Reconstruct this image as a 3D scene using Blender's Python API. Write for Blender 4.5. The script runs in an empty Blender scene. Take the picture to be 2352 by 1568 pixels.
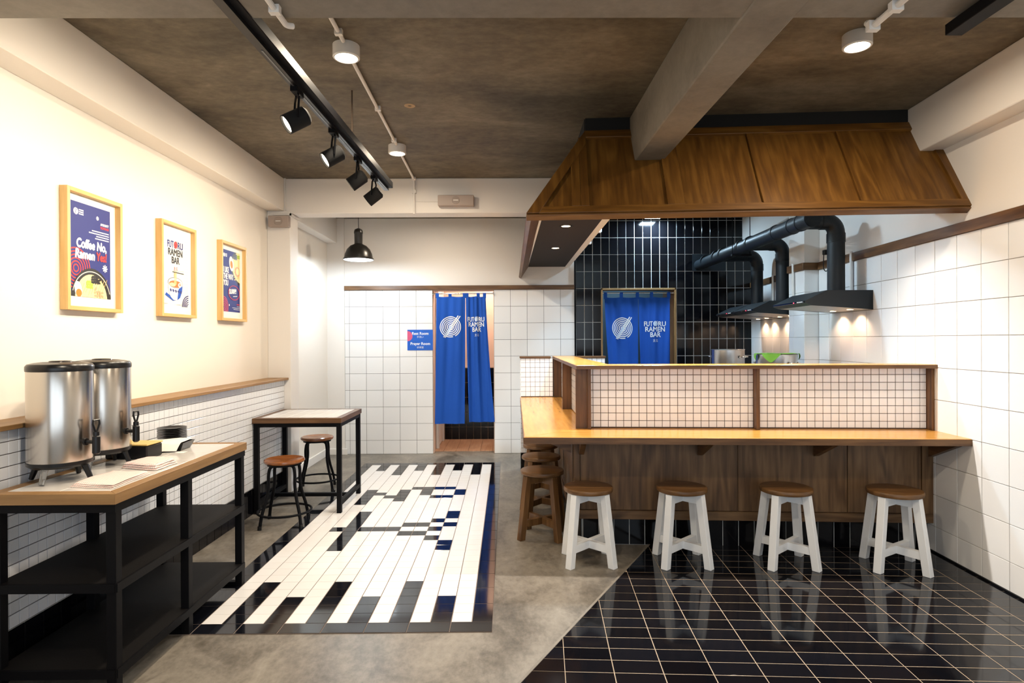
import bpy, bmesh, math, random
from mathutils import Vector, Matrix
random.seed(7)
R = math.radians
SC = bpy.context.scene
COL = SC.collection

# ------------------------------------------------------------------ camera
F_PX, PIT, YAW, ROL, CAM_H = 1390.65, -0.002, -0.0083, 0.0052, 1.357
CM = Matrix.Rotation(YAW, 3, 'Z') @ Matrix.Rotation(PIT, 3, 'X') @ Matrix.Rotation(ROL, 3, 'Y')
cam_d = bpy.data.cameras.new('camera')
cam_d.sensor_fit = 'HORIZONTAL'
cam_d.sensor_width = 36.0
cam_d.lens = F_PX / 2352 * 36.0
cam_d.clip_start = 0.05
cam = bpy.data.objects.new('camera', cam_d)
COL.objects.link(cam)
_r, _f, _u = CM.col[0], CM.col[1], CM.col[2]
cam.matrix_world = Matrix(((_r[0], _u[0], -_f[0], 0), (_r[1], _u[1], -_f[1], 0), (_r[2], _u[2], -_f[2], CAM_H), (0, 0, 0, 1)))
SC.camera = cam

def project(p):
    q = CM.transposed() @ (Vector(p) - Vector((0, 0, CAM_H)))
    if q.y < 0.05:
        return None
    return (1176 + F_PX * q.x / q.y, 784 - F_PX * q.z / q.y)

# ------------------------------------------------------------------ world, exposure, daylight
SC.view_settings.view_transform = 'Standard'
SC.view_settings.look = 'None'
SC.view_settings.gamma = 1.0
SC.view_settings.use_curve_mapping = False
SC.view_settings.exposure = 0.34
SC.cycles.adaptive_threshold = 0.02
SC.cycles.max_bounces = 7
SC.cycles.diffuse_bounces = 3
SC.cycles.glossy_bounces = 3
SC.cycles.transmission_bounces = 4
SC.cycles.caustics_reflective = False
SC.cycles.caustics_refractive = False
wd = bpy.data.worlds.new('daylight')
SC.world = wd
wd.use_nodes = True
bg = wd.node_tree.nodes['Background']
bg.inputs['Color'].default_value = (0.80, 0.90, 1.0, 1)
bg.inputs['Strength'].default_value = 2.0
pl = bpy.data.lights.new('shopfront_portal', 'AREA')
pl.shape = 'RECTANGLE'
pl.size, pl.size_y = 3.9, 2.2
pl.cycles.is_portal = True
po = bpy.data.objects.new('shopfront_portal', pl)
COL.objects.link(po)
po.location = (0.35, -1.58, 1.40)
po.rotation_euler = (R(90), 0, 0)

# ------------------------------------------------------------------ materials
MATS = {}
def new_mat(name):
    m = bpy.data.materials.new(name)
    m.use_nodes = True
    return m, m.node_tree.nodes, m.node_tree.links, m.node_tree.nodes['Principled BSDF']

def plain(name, col, rough=0.5, metal=0.0, spec=0.5, emit=None, estr=0.0, vary=0.0, bump=0.0, bscale=60, coat=0.0, trans=0.0):
    m, N, L, b = new_mat(name)
    b.inputs['Base Color'].default_value = (*col, 1)
    b.inputs['Roughness'].default_value = rough
    b.inputs['Metallic'].default_value = metal
    b.inputs['Specular IOR Level'].default_value = spec
    b.inputs['Coat Weight'].default_value = coat
    b.inputs['Transmission Weight'].default_value = trans
    if emit:
        b.inputs['Emission Color'].default_value = (*emit, 1)
        b.inputs['Emission Strength'].default_value = estr
    if vary:
        oi = N.new('ShaderNodeObjectInfo')
        mr = N.new('ShaderNodeMapRange')
        mr.inputs['To Min'].default_value = 1 - vary
        mr.inputs['To Max'].default_value = 1 + vary
        mx = N.new('ShaderNodeVectorMath'); mx.operation = 'SCALE'
        mx.inputs[0].default_value = col
        L.new(oi.outputs['Random'], mr.inputs['Value'])
        L.new(mr.outputs[0], mx.inputs['Scale'])
        L.new(mx.outputs[0], b.inputs['Base Color'])
    if bump:
        tc = N.new('ShaderNodeTexCoord'); nz = N.new('ShaderNodeTexNoise'); bp = N.new('ShaderNodeBump')
        nz.inputs['Scale'].default_value = bscale
        nz.inputs['Detail'].default_value = 5
        bp.inputs['Strength'].default_value = bump
        bp.inputs['Distance'].default_value = 0.01
        L.new(tc.outputs['Object'], nz.inputs['Vector']); L.new(nz.outputs['Fac'], bp.inputs['Height']); L.new(bp.outputs[0], b.inputs['Normal'])
    MATS[name] = m
    return m

def ramp(N, stops):
    r = N.new('ShaderNodeValToRGB')
    el = r.color_ramp.elements
    while len(el) < len(stops):
        el.new(0.5)
    for e, (p, c) in zip(el, stops):
        e.position = p
        e.color = (*c, 1)
    return r

def wood(name, dark, mid, light, axis='X', rough=0.4, ring=0.5, spec=0.4, fine=1.0):
    """stained board: stretched fibre noise and cathedral rings along one axis"""
    m, N, L, b = new_mat(name)
    tc = N.new('ShaderNodeTexCoord'); oi = N.new('ShaderNodeObjectInfo')
    off = N.new('ShaderNodeVectorMath'); off.operation = 'SCALE'; off.inputs[0].default_value = (7.3, 3.1, 5.7)
    add = N.new('ShaderNodeVectorMath'); add.operation = 'ADD'
    L.new(oi.outputs['Random'], off.inputs['Scale']); L.new(tc.outputs['Object'], add.inputs[0]); L.new(off.outputs[0], add.inputs[1])
    mp = N.new('ShaderNodeMapping')
    s = [26 * fine] * 3; s['XYZ'.index(axis)] = 1.6
    mp.inputs['Scale'].default_value = s
    L.new(add.outputs[0], mp.inputs['Vector'])
    n1 = N.new('ShaderNodeTexNoise'); n1.inputs['Scale'].default_value = 1.6; n1.inputs['Detail'].default_value = 7; n1.inputs['Roughness'].default_value = 0.62
    L.new(mp.outputs[0], n1.inputs['Vector'])
    mp2 = N.new('ShaderNodeMapping'); s2 = [8.0] * 3; s2['XYZ'.index(axis)] = 1.1
    mp2.inputs['Scale'].default_value = s2
    L.new(add.outputs[0], mp2.inputs['Vector'])
    n2 = N.new('ShaderNodeTexNoise'); n2.inputs['Scale'].default_value = 1.0; n2.inputs['Detail'].default_value = 2.0
    L.new(mp2.outputs[0], n2.inputs['Vector'])
    mu = N.new('ShaderNodeMath'); mu.operation = 'MULTIPLY'; mu.inputs[1].default_value = 34
    sn = N.new('ShaderNodeMath'); sn.operation = 'SINE'
    L.new(n2.outputs['Fac'], mu.inputs[0]); L.new(mu.outputs[0], sn.inputs[0])
    sc = N.new('ShaderNodeMath'); sc.operation = 'MULTIPLY_ADD'; sc.inputs[1].default_value = 0.16 * ring; 
    L.new(sn.outputs[0], sc.inputs[0]); L.new(n1.outputs['Fac'], sc.inputs[2])
    rp = ramp(N, [(0.22, dark), (0.5, mid), (0.78, light)])
    L.new(sc.outputs[0], rp.inputs['Fac']); L.new(rp.outputs['Color'], b.inputs['Base Color'])
    b.inputs['Roughness'].default_value = rough
    b.inputs['Specular IOR Level'].default_value = spec
    bp = N.new('ShaderNodeBump'); bp.inputs['Strength'].default_value = 0.12; bp.inputs['Distance'].default_value = 0.004
    L.new(n1.outputs['Fac'], bp.inputs['Height']); L.new(bp.outputs[0], b.inputs['Normal'])
    MATS[name] = m
    return m

def mottled(name, stops, scale=(1, 1, 1), nscale=2.0, rough=(0.5, 0.7), bump=0.15, detail=8, dist=0.6, spec=0.4):
    m, N, L, b = new_mat(name)
    tc = N.new('ShaderNodeTexCoord'); mp = N.new('ShaderNodeMapping'); mp.inputs['Scale'].default_value = scale
    L.new(tc.outputs['Object'], mp.inputs['Vector'])
    n1 = N.new('ShaderNodeTexNoise'); n1.inputs['Scale'].default_value = nscale; n1.inputs['Detail'].default_value = detail; n1.inputs['Roughness'].default_value = 0.62; n1.inputs['Distortion'].default_value = dist
    n2 = N.new('ShaderNodeTexNoise'); n2.inputs['Scale'].default_value = nscale * 11; n2.inputs['Detail'].default_value = 5; n2.inputs['Roughness'].default_value = 0.7
    for n in (n1, n2):
        L.new(mp.outputs[0], n.inputs['Vector'])
    mx = N.new('ShaderNodeMath'); mx.operation = 'MULTIPLY_ADD'; mx.inputs[1].default_value = 0.35
    sb = N.new('ShaderNodeMath'); sb.operation = 'MULTIPLY_ADD'; sb.inputs[1].default_value = 0.75; sb.inputs[2].default_value = -0.05
    L.new(n1.outputs['Fac'], sb.inputs[0]); L.new(n2.outputs['Fac'], mx.inputs[0]); L.new(sb.outputs[0], mx.inputs[2])
    rp = ramp(N, stops)
    L.new(mx.outputs[0], rp.inputs['Fac']); L.new(rp.outputs['Color'], b.inputs['Base Color'])
    mr = N.new('ShaderNodeMapRange'); mr.inputs['To Min'].default_value = rough[0]; mr.inputs['To Max'].default_value = rough[1]
    L.new(n1.outputs['Fac'], mr.inputs['Value']); L.new(mr.outputs[0], b.inputs['Roughness'])
    b.inputs['Specular IOR Level'].default_value = spec
    bp = N.new('ShaderNodeBump'); bp.inputs['Strength'].default_value = bump; bp.inputs['Distance'].default_value = 0.01
    L.new(mx.outputs[0], bp.inputs['Height']); L.new(bp.outputs[0], b.inputs['Normal'])
    MATS[name] = m
    return m

def checked_cloth(name):
    m, N, L, b = new_mat(name)
    tc = N.new('ShaderNodeTexCoord'); sx = N.new('ShaderNodeSeparateXYZ')
    L.new(tc.outputs['Object'], sx.inputs[0])
    vals = []
    for ax in 'XY':
        mu = N.new('ShaderNodeMath'); mu.operation = 'MULTIPLY'; mu.inputs[1].default_value = 110
        fr = N.new('ShaderNodeMath'); fr.operation = 'FRACT'
        gt = N.new('ShaderNodeMath'); gt.operation = 'GREATER_THAN'; gt.inputs[1].default_value = 0.80
        L.new(sx.outputs[ax], mu.inputs[0]); L.new(mu.outputs[0], fr.inputs[0]); L.new(fr.outputs[0], gt.inputs[0])
        vals.append(gt)
    ad = N.new('ShaderNodeMath'); ad.operation = 'ADD'
    L.new(vals[0].outputs[0], ad.inputs[0]); L.new(vals[1].outputs[0], ad.inputs[1])
    ha = N.new('ShaderNodeMath'); ha.operation = 'MULTIPLY'; ha.inputs[1].default_value = 0.5
    L.new(ad.outputs[0], ha.inputs[0])
    rp = ramp(N, [(0.0, (0.86, 0.78, 0.74)), (0.5, (0.80, 0.48, 0.42)), (1.0, (0.72, 0.22, 0.18))])
    L.new(ha.outputs[0], rp.inputs['Fac']); L.new(rp.outputs['Color'], b.inputs['Base Color'])
    b.inputs['Roughness'].default_value = 0.9
    MATS[name] = m
    return m

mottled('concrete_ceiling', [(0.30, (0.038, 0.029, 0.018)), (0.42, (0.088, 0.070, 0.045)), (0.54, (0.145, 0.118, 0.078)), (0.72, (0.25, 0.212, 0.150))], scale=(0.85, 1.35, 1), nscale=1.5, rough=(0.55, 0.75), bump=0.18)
mottled('concrete_beam', [(0.25, (0.125, 0.106, 0.083)), (0.45, (0.185, 0.160, 0.128)), (0.6, (0.225, 0.197, 0.160)), (0.8, (0.30, 0.265, 0.22))], scale=(1, 1, 1), nscale=2.2, rough=(0.55, 0.7), bump=0.12)
mottled('concrete_floor', [(0.30, (0.060, 0.050, 0.039)), (0.42, (0.125, 0.107, 0.084)), (0.52, (0.195, 0.170, 0.137)), (0.62, (0.250, 0.220, 0.178)), (0.76, (0.35, 0.31, 0.255))], scale=(1.25, 0.8, 1), nscale=2.4, rough=(0.28, 0.5), bump=0.08, detail=10, dist=1.1)
plain('plaster_cream', (0.82, 0.765, 0.685), 0.75, bump=0.05, bscale=25)
plain('plaster_white', (0.80, 0.765, 0.72), 0.75, bump=0.05, bscale=25)
plain('tile_white', (0.84, 0.835, 0.825), 0.12, vary=0.03)
plain('tile_floor_white', (0.73, 0.705, 0.675), 0.14, vary=0.02)
plain('tile_mosaic', (0.80, 0.82, 0.86), 0.16, vary=0.03)
plain('tile_black', (0.003, 0.003, 0.004), 0.10, spec=0.28, vary=0.3)
plain('tile_floor_black', (0.005, 0.0055, 0.008), 0.07, spec=0.42, vary=0.35)
plain('grout_dark', (0.07, 0.05, 0.045), 0.9)
plain('grout_light', (0.62, 0.62, 0.60), 0.85)
plain('grout_tan', (0.40, 0.30, 0.20), 0.75)
plain('grout_beige', (0.36, 0.31, 0.27), 0.85)
plain('rail_grey', (0.20, 0.21, 0.22), 0.4, 0.8)
plain('grout_mat', (0.16, 0.12, 0.095), 0.9)
for ax in 'XYZ':
    wood('wood_dark_' + ax, (0.060, 0.027, 0.010), (0.118, 0.056, 0.021), (0.185, 0.094, 0.038), ax, 0.42, 0.6)
    wood('wood_panel_' + ax, (0.072, 0.036, 0.0145), (0.128, 0.068, 0.029), (0.190, 0.108, 0.048), ax, 0.45, 1.0)
    wood('wood_hood_' + ax, (0.080, 0.032, 0.0052), (0.124, 0.052, 0.0080), (0.180, 0.082, 0.0145), ax, 0.42, 0.9)
    wood('wood_top_' + ax, (0.42, 0.185, 0.034), (0.52, 0.245, 0.050), (0.60, 0.300, 0.070), ax, 0.22, 0.3, 0.5)
    wood('wood_oak_' + ax, (0.205, 0.108, 0.038), (0.285, 0.158, 0.060), (0.35, 0.205, 0.083), ax, 0.45, 0.35)
    wood('wood_pine_' + ax, (0.60, 0.36, 0.12), (0.70, 0.45, 0.175), (0.76, 0.52, 0.23), ax, 0.5, 0.5)
    wood('wood_stool_' + ax, (0.075, 0.034, 0.011), (0.130, 0.062, 0.021), (0.19, 0.098, 0.036), ax, 0.35, 0.6)
wood('wood_seat_red', (0.15, 0.045, 0.012), (0.23, 0.075, 0.020), (0.30, 0.11, 0.032), 'X', 0.18, 0.4, 0.6)
wood('wood_laminate', (0.36, 0.20, 0.115), (0.44, 0.255, 0.15), (0.50, 0.305, 0.185), 'Y', 0.45, 0.3)
plain('paint_white', (0.84, 0.86, 0.88), 0.45, vary=0.02, bump=0.03, bscale=90)
plain('metal_black', (0.004, 0.004, 0.005), 0.5, 0.0, 0.10)
plain('shelf_black', (0.006, 0.0052, 0.005), 0.6, spec=0.12, bump=0.05, bscale=140)
plain('plastic_black', (0.005, 0.005, 0.006), 0.28, spec=0.4)
plain('duct_black', (0.007, 0.010, 0.013), 0.45, spec=0.3)
plain('soffit_dark', (0.032, 0.026, 0.023), 0.75, spec=0.2, bump=0.05, bscale=120)
plain('matte_black', (0.004, 0.004, 0.004), 0.9)
plain('steel', (0.56, 0.53, 0.49), 0.22, 1.0)
plain('steel_pot', (0.58, 0.58, 0.57), 0.28, 1.0)
plain('chrome', (0.75, 0.75, 0.75), 0.12, 1.0)
plain('glass_black', (0.006, 0.007, 0.009), 0.05)
plain('clear_plastic', (0.80, 0.80, 0.78), 0.08, trans=0.85)
plain('cloth_blue', (0.002, 0.075, 0.43), 0.85, vary=0.02)
plain('print_white', (0.82, 0.84, 0.86), 0.7)
plain('print_pale', (0.55, 0.66, 0.84), 0.7)
plain('ink_navy', (0.020, 0.030, 0.19), 0.6)
plain('ink_blue', (0.010, 0.075, 0.42), 0.6)
plain('sign_blue', (0.005, 0.105, 0.52), 0.4)
plain('ink_red', (0.68, 0.045, 0.05), 0.6)
plain('ink_pink', (0.60, 0.09, 0.19), 0.6)
plain('ink_black', (0.02, 0.019, 0.02), 0.5)
plain('ink_noodle', (0.84, 0.68, 0.34), 0.6)
plain('ink_broth', (0.50, 0.16, 0.03), 0.6)
plain('ink_green', (0.35, 0.50, 0.06), 0.6)
plain('ink_orange', (0.80, 0.20, 0.02), 0.6)
plain('ink_meat', (0.70, 0.36, 0.20), 0.6)
plain('paper_white', (0.84, 0.83, 0.79), 0.7)
plain('paper_poster', (0.78, 0.76, 0.72), 0.7)
plain('ink_grey', (0.60, 0.58, 0.55), 0.7)
plain('grey_plastic', (0.36, 0.29, 0.25), 0.5)
plain('grey_plastic_dark', (0.31, 0.25, 0.215), 0.55)
plain('conduit_white', (0.75, 0.72, 0.68), 0.45)
plain('lamp_white', (0.80, 0.79, 0.77), 0.4)
plain('lens_warm', (1, 0.9, 0.75), 0.4, emit=(1.0, 0.84, 0.62), estr=14)
plain('lens_orange', (1, 0.8, 0.6), 0.4, emit=(1.0, 0.66, 0.36), estr=12)
plain('lens_cool', (0.9, 0.95, 1), 0.4, emit=(0.72, 0.88, 1.0), estr=16)
plain('pendant_inner', (0.85, 0.87, 0.9), 0.5)
plain('pendant_black', (0.014, 0.013, 0.012), 0.32)
plain('towel_green', (0.16, 0.36, 0.035), 0.9)
plain('bamboo', (0.72, 0.50, 0.16), 0.45)
plain('room_peach', (0.74, 0.55, 0.44), 0.8)
plain('room_blue', (0.10, 0.17, 0.23), 0.8)
plain('led_red', (0.8, 0.05, 0.05), 0.4, emit=(1, 0.05, 0.1), estr=3)
plain('filter_grey', (0.36, 0.32, 0.28), 0.4, 0.6)
plain('hob_black', (0.02, 0.02, 0.02), 0.4)
plain('scar_wood', (0.44, 0.30, 0.17), 0.8)
plain('rod_rust', (0.07, 0.045, 0.028), 0.7)
checked_cloth('cloth_check')
M = MATS

# ------------------------------------------------------------------ builders
def props(o, label=None, cat=None, group=None, kind=None):
    if label: o['label'] = label
    if cat: o['category'] = cat
    if group: o['group'] = group
    if kind: o['kind'] = kind
    return o

def thing(name, label, cat, loc=(0, 0, 0), rz=0.0, group=None):
    o = bpy.data.objects.new(name, None)
    COL.objects.link(o)
    o.empty_display_size = 0.05
    o.location = loc
    o.rotation_euler = (0, 0, rz)
    return props(o, label, cat, group)

def link(name, me, parent=None, mw=None):
    o = bpy.data.objects.new(name, me)
    COL.objects.link(o)
    if parent is not None:
        o.parent = parent
    if mw is not None:
        o.matrix_local = mw
    return o

class MB:
    def __init__(self, tf=None):
        self.v, self.f, self.mi, self.tf, self.cur = [], [], [], tf, 0
    def add(self, vs, fs):
        n = len(self.v)
        for p in vs:
            p = Vector(p)
            self.v.append(tuple(self.tf(*p)) if self.tf else tuple(p))
        for f in fs:
            self.f.append([i + n for i in f]); self.mi.append(self.cur)
        return self
    def box(self, x0, x1, y0, y1, z0, z1):
        return self.add([(x, y, z) for z in (z0, z1) for y in (y0, y1) for x in (x0, x1)],
                        [(0, 2, 3, 1), (4, 5, 7, 6), (0, 1, 5, 4), (2, 6, 7, 3), (0, 4, 6, 2), (1, 3, 7, 5)])
    def hexa(self, b, t):
        """8 corners: bottom ring (ccw from above) and top ring"""
        return self.add(list(b) + list(t), [(3, 2, 1, 0), (4, 5, 6, 7)] + [(i, (i + 1) % 4, 4 + (i + 1) % 4, 4 + i) for i in range(4)])
    def prism(self, poly, z0, z1):
        n = len(poly)
        return self.add([(x, y, z0) for x, y in poly] + [(x, y, z1) for x, y in poly],
                        [tuple(range(n))[::-1], tuple(range(n, 2 * n))] + [(i, (i + 1) % n, n + (i + 1) % n, n + i) for i in range(n)])
    def extrude(self, pts, d):
        """planar polygon of 3-D points swept by vector d"""
        n = len(pts); d = Vector(d)
        P = [Vector(p) for p in pts]
        return self.add(P + [p + d for p in P], [tuple(range(n))[::-1], tuple(range(n, 2 * n))] + [(i, (i + 1) % n, n + (i + 1) % n, n + i) for i in range(n)])
    def lathe(self, prof, c=(0, 0, 0), seg=32, axis=(0, 0, 1), cap=True):
        ax = Vector(axis).normalized()
        a = ax.orthogonal().normalized(); b = ax.cross(a)
        c = Vector(c); vs, fs = [], []
        for r, h in prof:
            for k in range(seg):
                t = 2 * math.pi * k / seg
                vs.append(c + ax * h + (a * math.cos(t) + b * math.sin(t)) * r)
        for i in range(len(prof) - 1):
            for k in range(seg):
                k2 = (k + 1) % seg
                fs.append((i * seg + k, i * seg + k2, (i + 1) * seg + k2, (i + 1) * seg + k))
        if cap:
            fs.append(tuple(range(seg))[::-1])
            fs.append(tuple(range((len(prof) - 1) * seg, len(prof) * seg)))
        return self.add(vs, fs)
    def tube(self, path, r, seg=12, cap=True):
        P = [Vector(p) for p in path]; n = len(P)
        rs = r if isinstance(r, (list, tuple)) else [r] * n
        tan = []
        for i in range(n):
            t = (P[min(i + 1, n - 1)] - P[max(i - 1, 0)])
            tan.append(t.normalized())
        a = tan[0].orthogonal().normalized()
        vs, fs = [], []
        for i in range(n):
            a = (a - tan[i] * a.dot(tan[i])).normalized()
            b = tan[i].cross(a)
            for k in range(seg):
                t = 2 * math.pi * k / seg
                vs.append(P[i] + (a * math.cos(t) + b * math.sin(t)) * rs[i])
        for i in range(n - 1):
            for k in range(seg):
                k2 = (k + 1) % seg
                fs.append((i * seg + k, i * seg + k2, (i + 1) * seg + k2, (i + 1) * seg + k))
        if cap:
            fs.append(tuple(range(seg))[::-1]); fs.append(tuple(range((n - 1) * seg, n * seg)))
        return self.add(vs, fs)
    def torus(self, c, rad, r, seg=36, ring=10, axis=(0, 0, 1)):
        ax = Vector(axis).normalized(); a = ax.orthogonal().normalized(); b = ax.cross(a); c = Vector(c)
        vs, fs = [], []
        for i in range(seg):
            t = 2 * math.pi * i / seg; d = a * math.cos(t) + b * math.sin(t)
            for k in range(ring):
                q = 2 * math.pi * k / ring
                vs.append(c + d * (rad + r * math.cos(q)) + ax * r * math.sin(q))
        for i in range(seg):
            for k in range(ring):
                i2, k2 = (i + 1) % seg, (k + 1) % ring
                fs.append((i * ring + k, i2 * ring + k, i2 * ring + k2, i * ring + k2))
        return self.add(vs, fs)
    def grid(self, fn, nu, nv):
        vs = [fn(i / nu, j / nv) for j in range(nv + 1) for i in range(nu + 1)]
        fs = [(j * (nu + 1) + i, j * (nu + 1) + i + 1, (j + 1) * (nu + 1) + i + 1, (j + 1) * (nu + 1) + i) for j in range(nv) for i in range(nu)]
        return self.add(vs, fs)
    def mesh(self, name, mats, smooth=False, bevel=0.0):
        me = bpy.data.meshes.new(name)
        me.from_pydata(self.v, [], self.f)
        mats = mats if isinstance(mats, (list, tuple)) else [mats]
        for m in mats:
            me.materials.append(M[m])
        if len(mats) > 1:
            me.polygons.foreach_set('material_index', self.mi)
        bm = bmesh.new(); bm.from_mesh(me)
        if bevel:
            es = [e for e in bm.edges if len(e.link_faces) == 2 and e.calc_face_angle(0) > 0.6]
            bmesh.ops.bevel(bm, geom=es, offset=bevel, segments=1, affect='EDGES', clamp_overlap=True)
        bmesh.ops.recalc_face_normals(bm, faces=bm.faces)
        bm.to_mesh(me); bm.free()
        if smooth:
            me.polygons.foreach_set('use_smooth', [True] * len(me.polygons))
            try:
                me.set_sharp_from_angle(angle=R(35))
            except Exception:
                pass
        me.update()
        return me
    def build(self, name, mats, parent=None, smooth=False, bevel=0.0):
        return link(name, self.mesh(name, mats, smooth, bevel), parent)

def struct(name, mb, mats, label=None, smooth=False, bevel=0.0):
    o = mb.build(name, mats, None, smooth, bevel)
    return props(o, label, None, None, 'structure')

def rounded(path, rad, n=6):
    """replace the corners of a polyline with arcs"""
    P = [Vector(p) for p in path]; out = [P[0]]
    for i in range(1, len(P) - 1):
        a, b, c = P[i - 1], P[i], P[i + 1]
        d1, d2 = (a - b).normalized(), (c - b).normalized()
        r = min(rad, (a - b).length * 0.49, (c - b).length * 0.49)
        s, e = b + d1 * r, b + d2 * r
        for k in range(n + 1):
            t = k / n
            out.append(s * (1 - t) ** 2 + b * 2 * t * (1 - t) + e * t ** 2)
    out.append(P[-1])
    return out

# ---- tiles: chamfered pieces that share mesh data by size
TILE_CACHE = {}
def tile_shape(w, h, t, c=0.0012):
    hw, hh = w / 2, h / 2
    vs = [(-hw, -hh, 0), (hw, -hh, 0), (hw, hh, 0), (-hw, hh, 0), (-hw, -hh, t - c), (hw, -hh, t - c), (hw, hh, t - c), (-hw, hh, t - c),
          (-hw + c, -hh + c, t), (hw - c, -hh + c, t), (hw - c, hh - c, t), (-hw + c, hh - c, t)]
    fs = [(i, (i + 1) % 4, 4 + (i + 1) % 4, 4 + i) for i in range(4)] + [(4 + i, 4 + (i + 1) % 4, 8 + (i + 1) % 4, 8 + i) for i in range(4)] + [(8, 9, 10, 11)]
    return vs, fs

def tile_mesh(w, h, t, mat):
    key = (round(w, 4), round(h, 4), t, mat)
    if key not in TILE_CACHE:
        vs, fs = tile_shape(*key[:3])
        me = bpy.data.meshes.new('tile')
        me.from_pydata(vs, [], fs)
        me.materials.append(M[mat])
        TILE_CACHE[key] = me
    return TILE_CACHE[key]

def frame(o, ex, ey):
    ex, ey = Vector(ex).normalized(), Vector(ey).normalized()
    ez = ex.cross(ey)
    o = Vector(o)
    return Matrix(((ex.x, ey.x, ez.x, o.x), (ex.y, ey.y, ez.y, o.y), (ex.z, ey.z, ez.z, o.z), (0, 0, 0, 1)))

def lay_tiles(parent, fr, cells, t=0.006, limit=300, name='tile', wob=0.0003):
    """cells: (x0, x1, y0, y1, material) in the frame fr; the largest in view become single tiles, the rest one stuff part"""
    def area(c):
        ps = [project(fr @ Vector((x, y, 0))) for x, y in ((c[0], c[2]), (c[1], c[2]), (c[1], c[3]), (c[0], c[3]))]
        if any(p is None for p in ps): return 0
        cx = sum(p[0] for p in ps) / 4; cy = sum(p[1] for p in ps) / 4
        if not (-20 < cx < 2372 and -20 < cy < 1588): return 0
        return 0.5 * abs(sum(ps[i][0] * ps[(i + 1) % 4][1] - ps[(i + 1) % 4][0] * ps[i][1] for i in range(4)))
    order = sorted(range(len(cells)), key=lambda i: -area(cells[i])) if len(cells) > limit else list(range(len(cells)))
    single, rest = order[:limit], order[limit:]
    for i in single:
        x0, x1, y0, y1, m = cells[i]
        mw = fr @ Matrix.Translation(((x0 + x1) / 2, (y0 + y1) / 2, random.uniform(-wob, wob)))
        link(name, tile_mesh(x1 - x0, y1 - y0, t, m), parent, mw)
    if rest:
        ms = sorted({cells[i][4] for i in rest})
        mb = MB()
        for i in rest:
            x0, x1, y0, y1, m = cells[i]
            mb.cur = ms.index(m)
            vs, fs = tile_shape(x1 - x0, y1 - y0, t)
            tr = fr @ Matrix.Translation(((x0 + x1) / 2, (y0 + y1) / 2, 0))
            mb.add([tr @ Vector(v) for v in vs], fs)
        o = mb.build(name + '_field', ms, parent)
        o['kind'] = 'stuff'

def cuts(a, b, first, pitch):
    """edges from a to b with joints at first + k*pitch"""
    e = [a]
    k = math.ceil((a + 0.012 - first) / pitch)
    while first + k * pitch < b - 0.012:
        e.append(first + k * pitch); k += 1
    return e + [b]

def cells_of(xs, ys, gx, gy, mat, skip=None):
    out = []
    for i in range(len(xs) - 1):
        for j in range(len(ys) - 1):
            c = (xs[i] + gx / 2, xs[i + 1] - gx / 2, ys[j] + gy / 2, ys[j + 1] - gy / 2)
            if skip and skip((c[0] + c[1]) / 2, (c[2] + c[3]) / 2):
                continue
            out.append((*c, mat(i, j) if callable(mat) else mat))
    return out

# ---- flat print: layered 2-D shapes mapped onto a surface
def text_shape(txt, size, bold=0.0, sx=1.0, shear=0.0, align='LEFT'):
    cu = bpy.data.curves.new('lettering', 'FONT')
    cu.body = txt; cu.size = size; cu.align_x = align; cu.offset = bold; cu.shear = shear; cu.resolution_u = 3
    ob = bpy.data.objects.new('lettering', cu)
    COL.objects.link(ob)
    bpy.context.view_layer.update()
    me = bpy.data.meshes.new_from_object(ob.evaluated_get(bpy.context.evaluated_depsgraph_get()))
    vs = [(v.co.x * sx, v.co.y) for v in me.vertices]
    fs = [tuple(p.vertices) for p in me.polygons]
    bpy.data.objects.remove(ob); bpy.data.curves.remove(cu); bpy.data.meshes.remove(me)
    return vs, fs

def clip_poly(poly, x0, x1, y0, y1):
    for ax, lim, sgn in ((0, x0, 1), (0, x1, -1), (1, y0, 1), (1, y1, -1)):
        out = []
        for i in range(len(poly)):
            a, b = poly[i - 1], poly[i]
            ia, ib = (a[ax] - lim) * sgn >= 0, (b[ax] - lim) * sgn >= 0
            if ia != ib:
                t = (lim - a[ax]) / (b[ax] - a[ax])
                out.append((a[0] + t * (b[0] - a[0]), a[1] + t * (b[1] - a[1])))
            if ib: out.append(b)
        poly = out
        if len(poly) < 3: return []
    return poly

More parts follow.
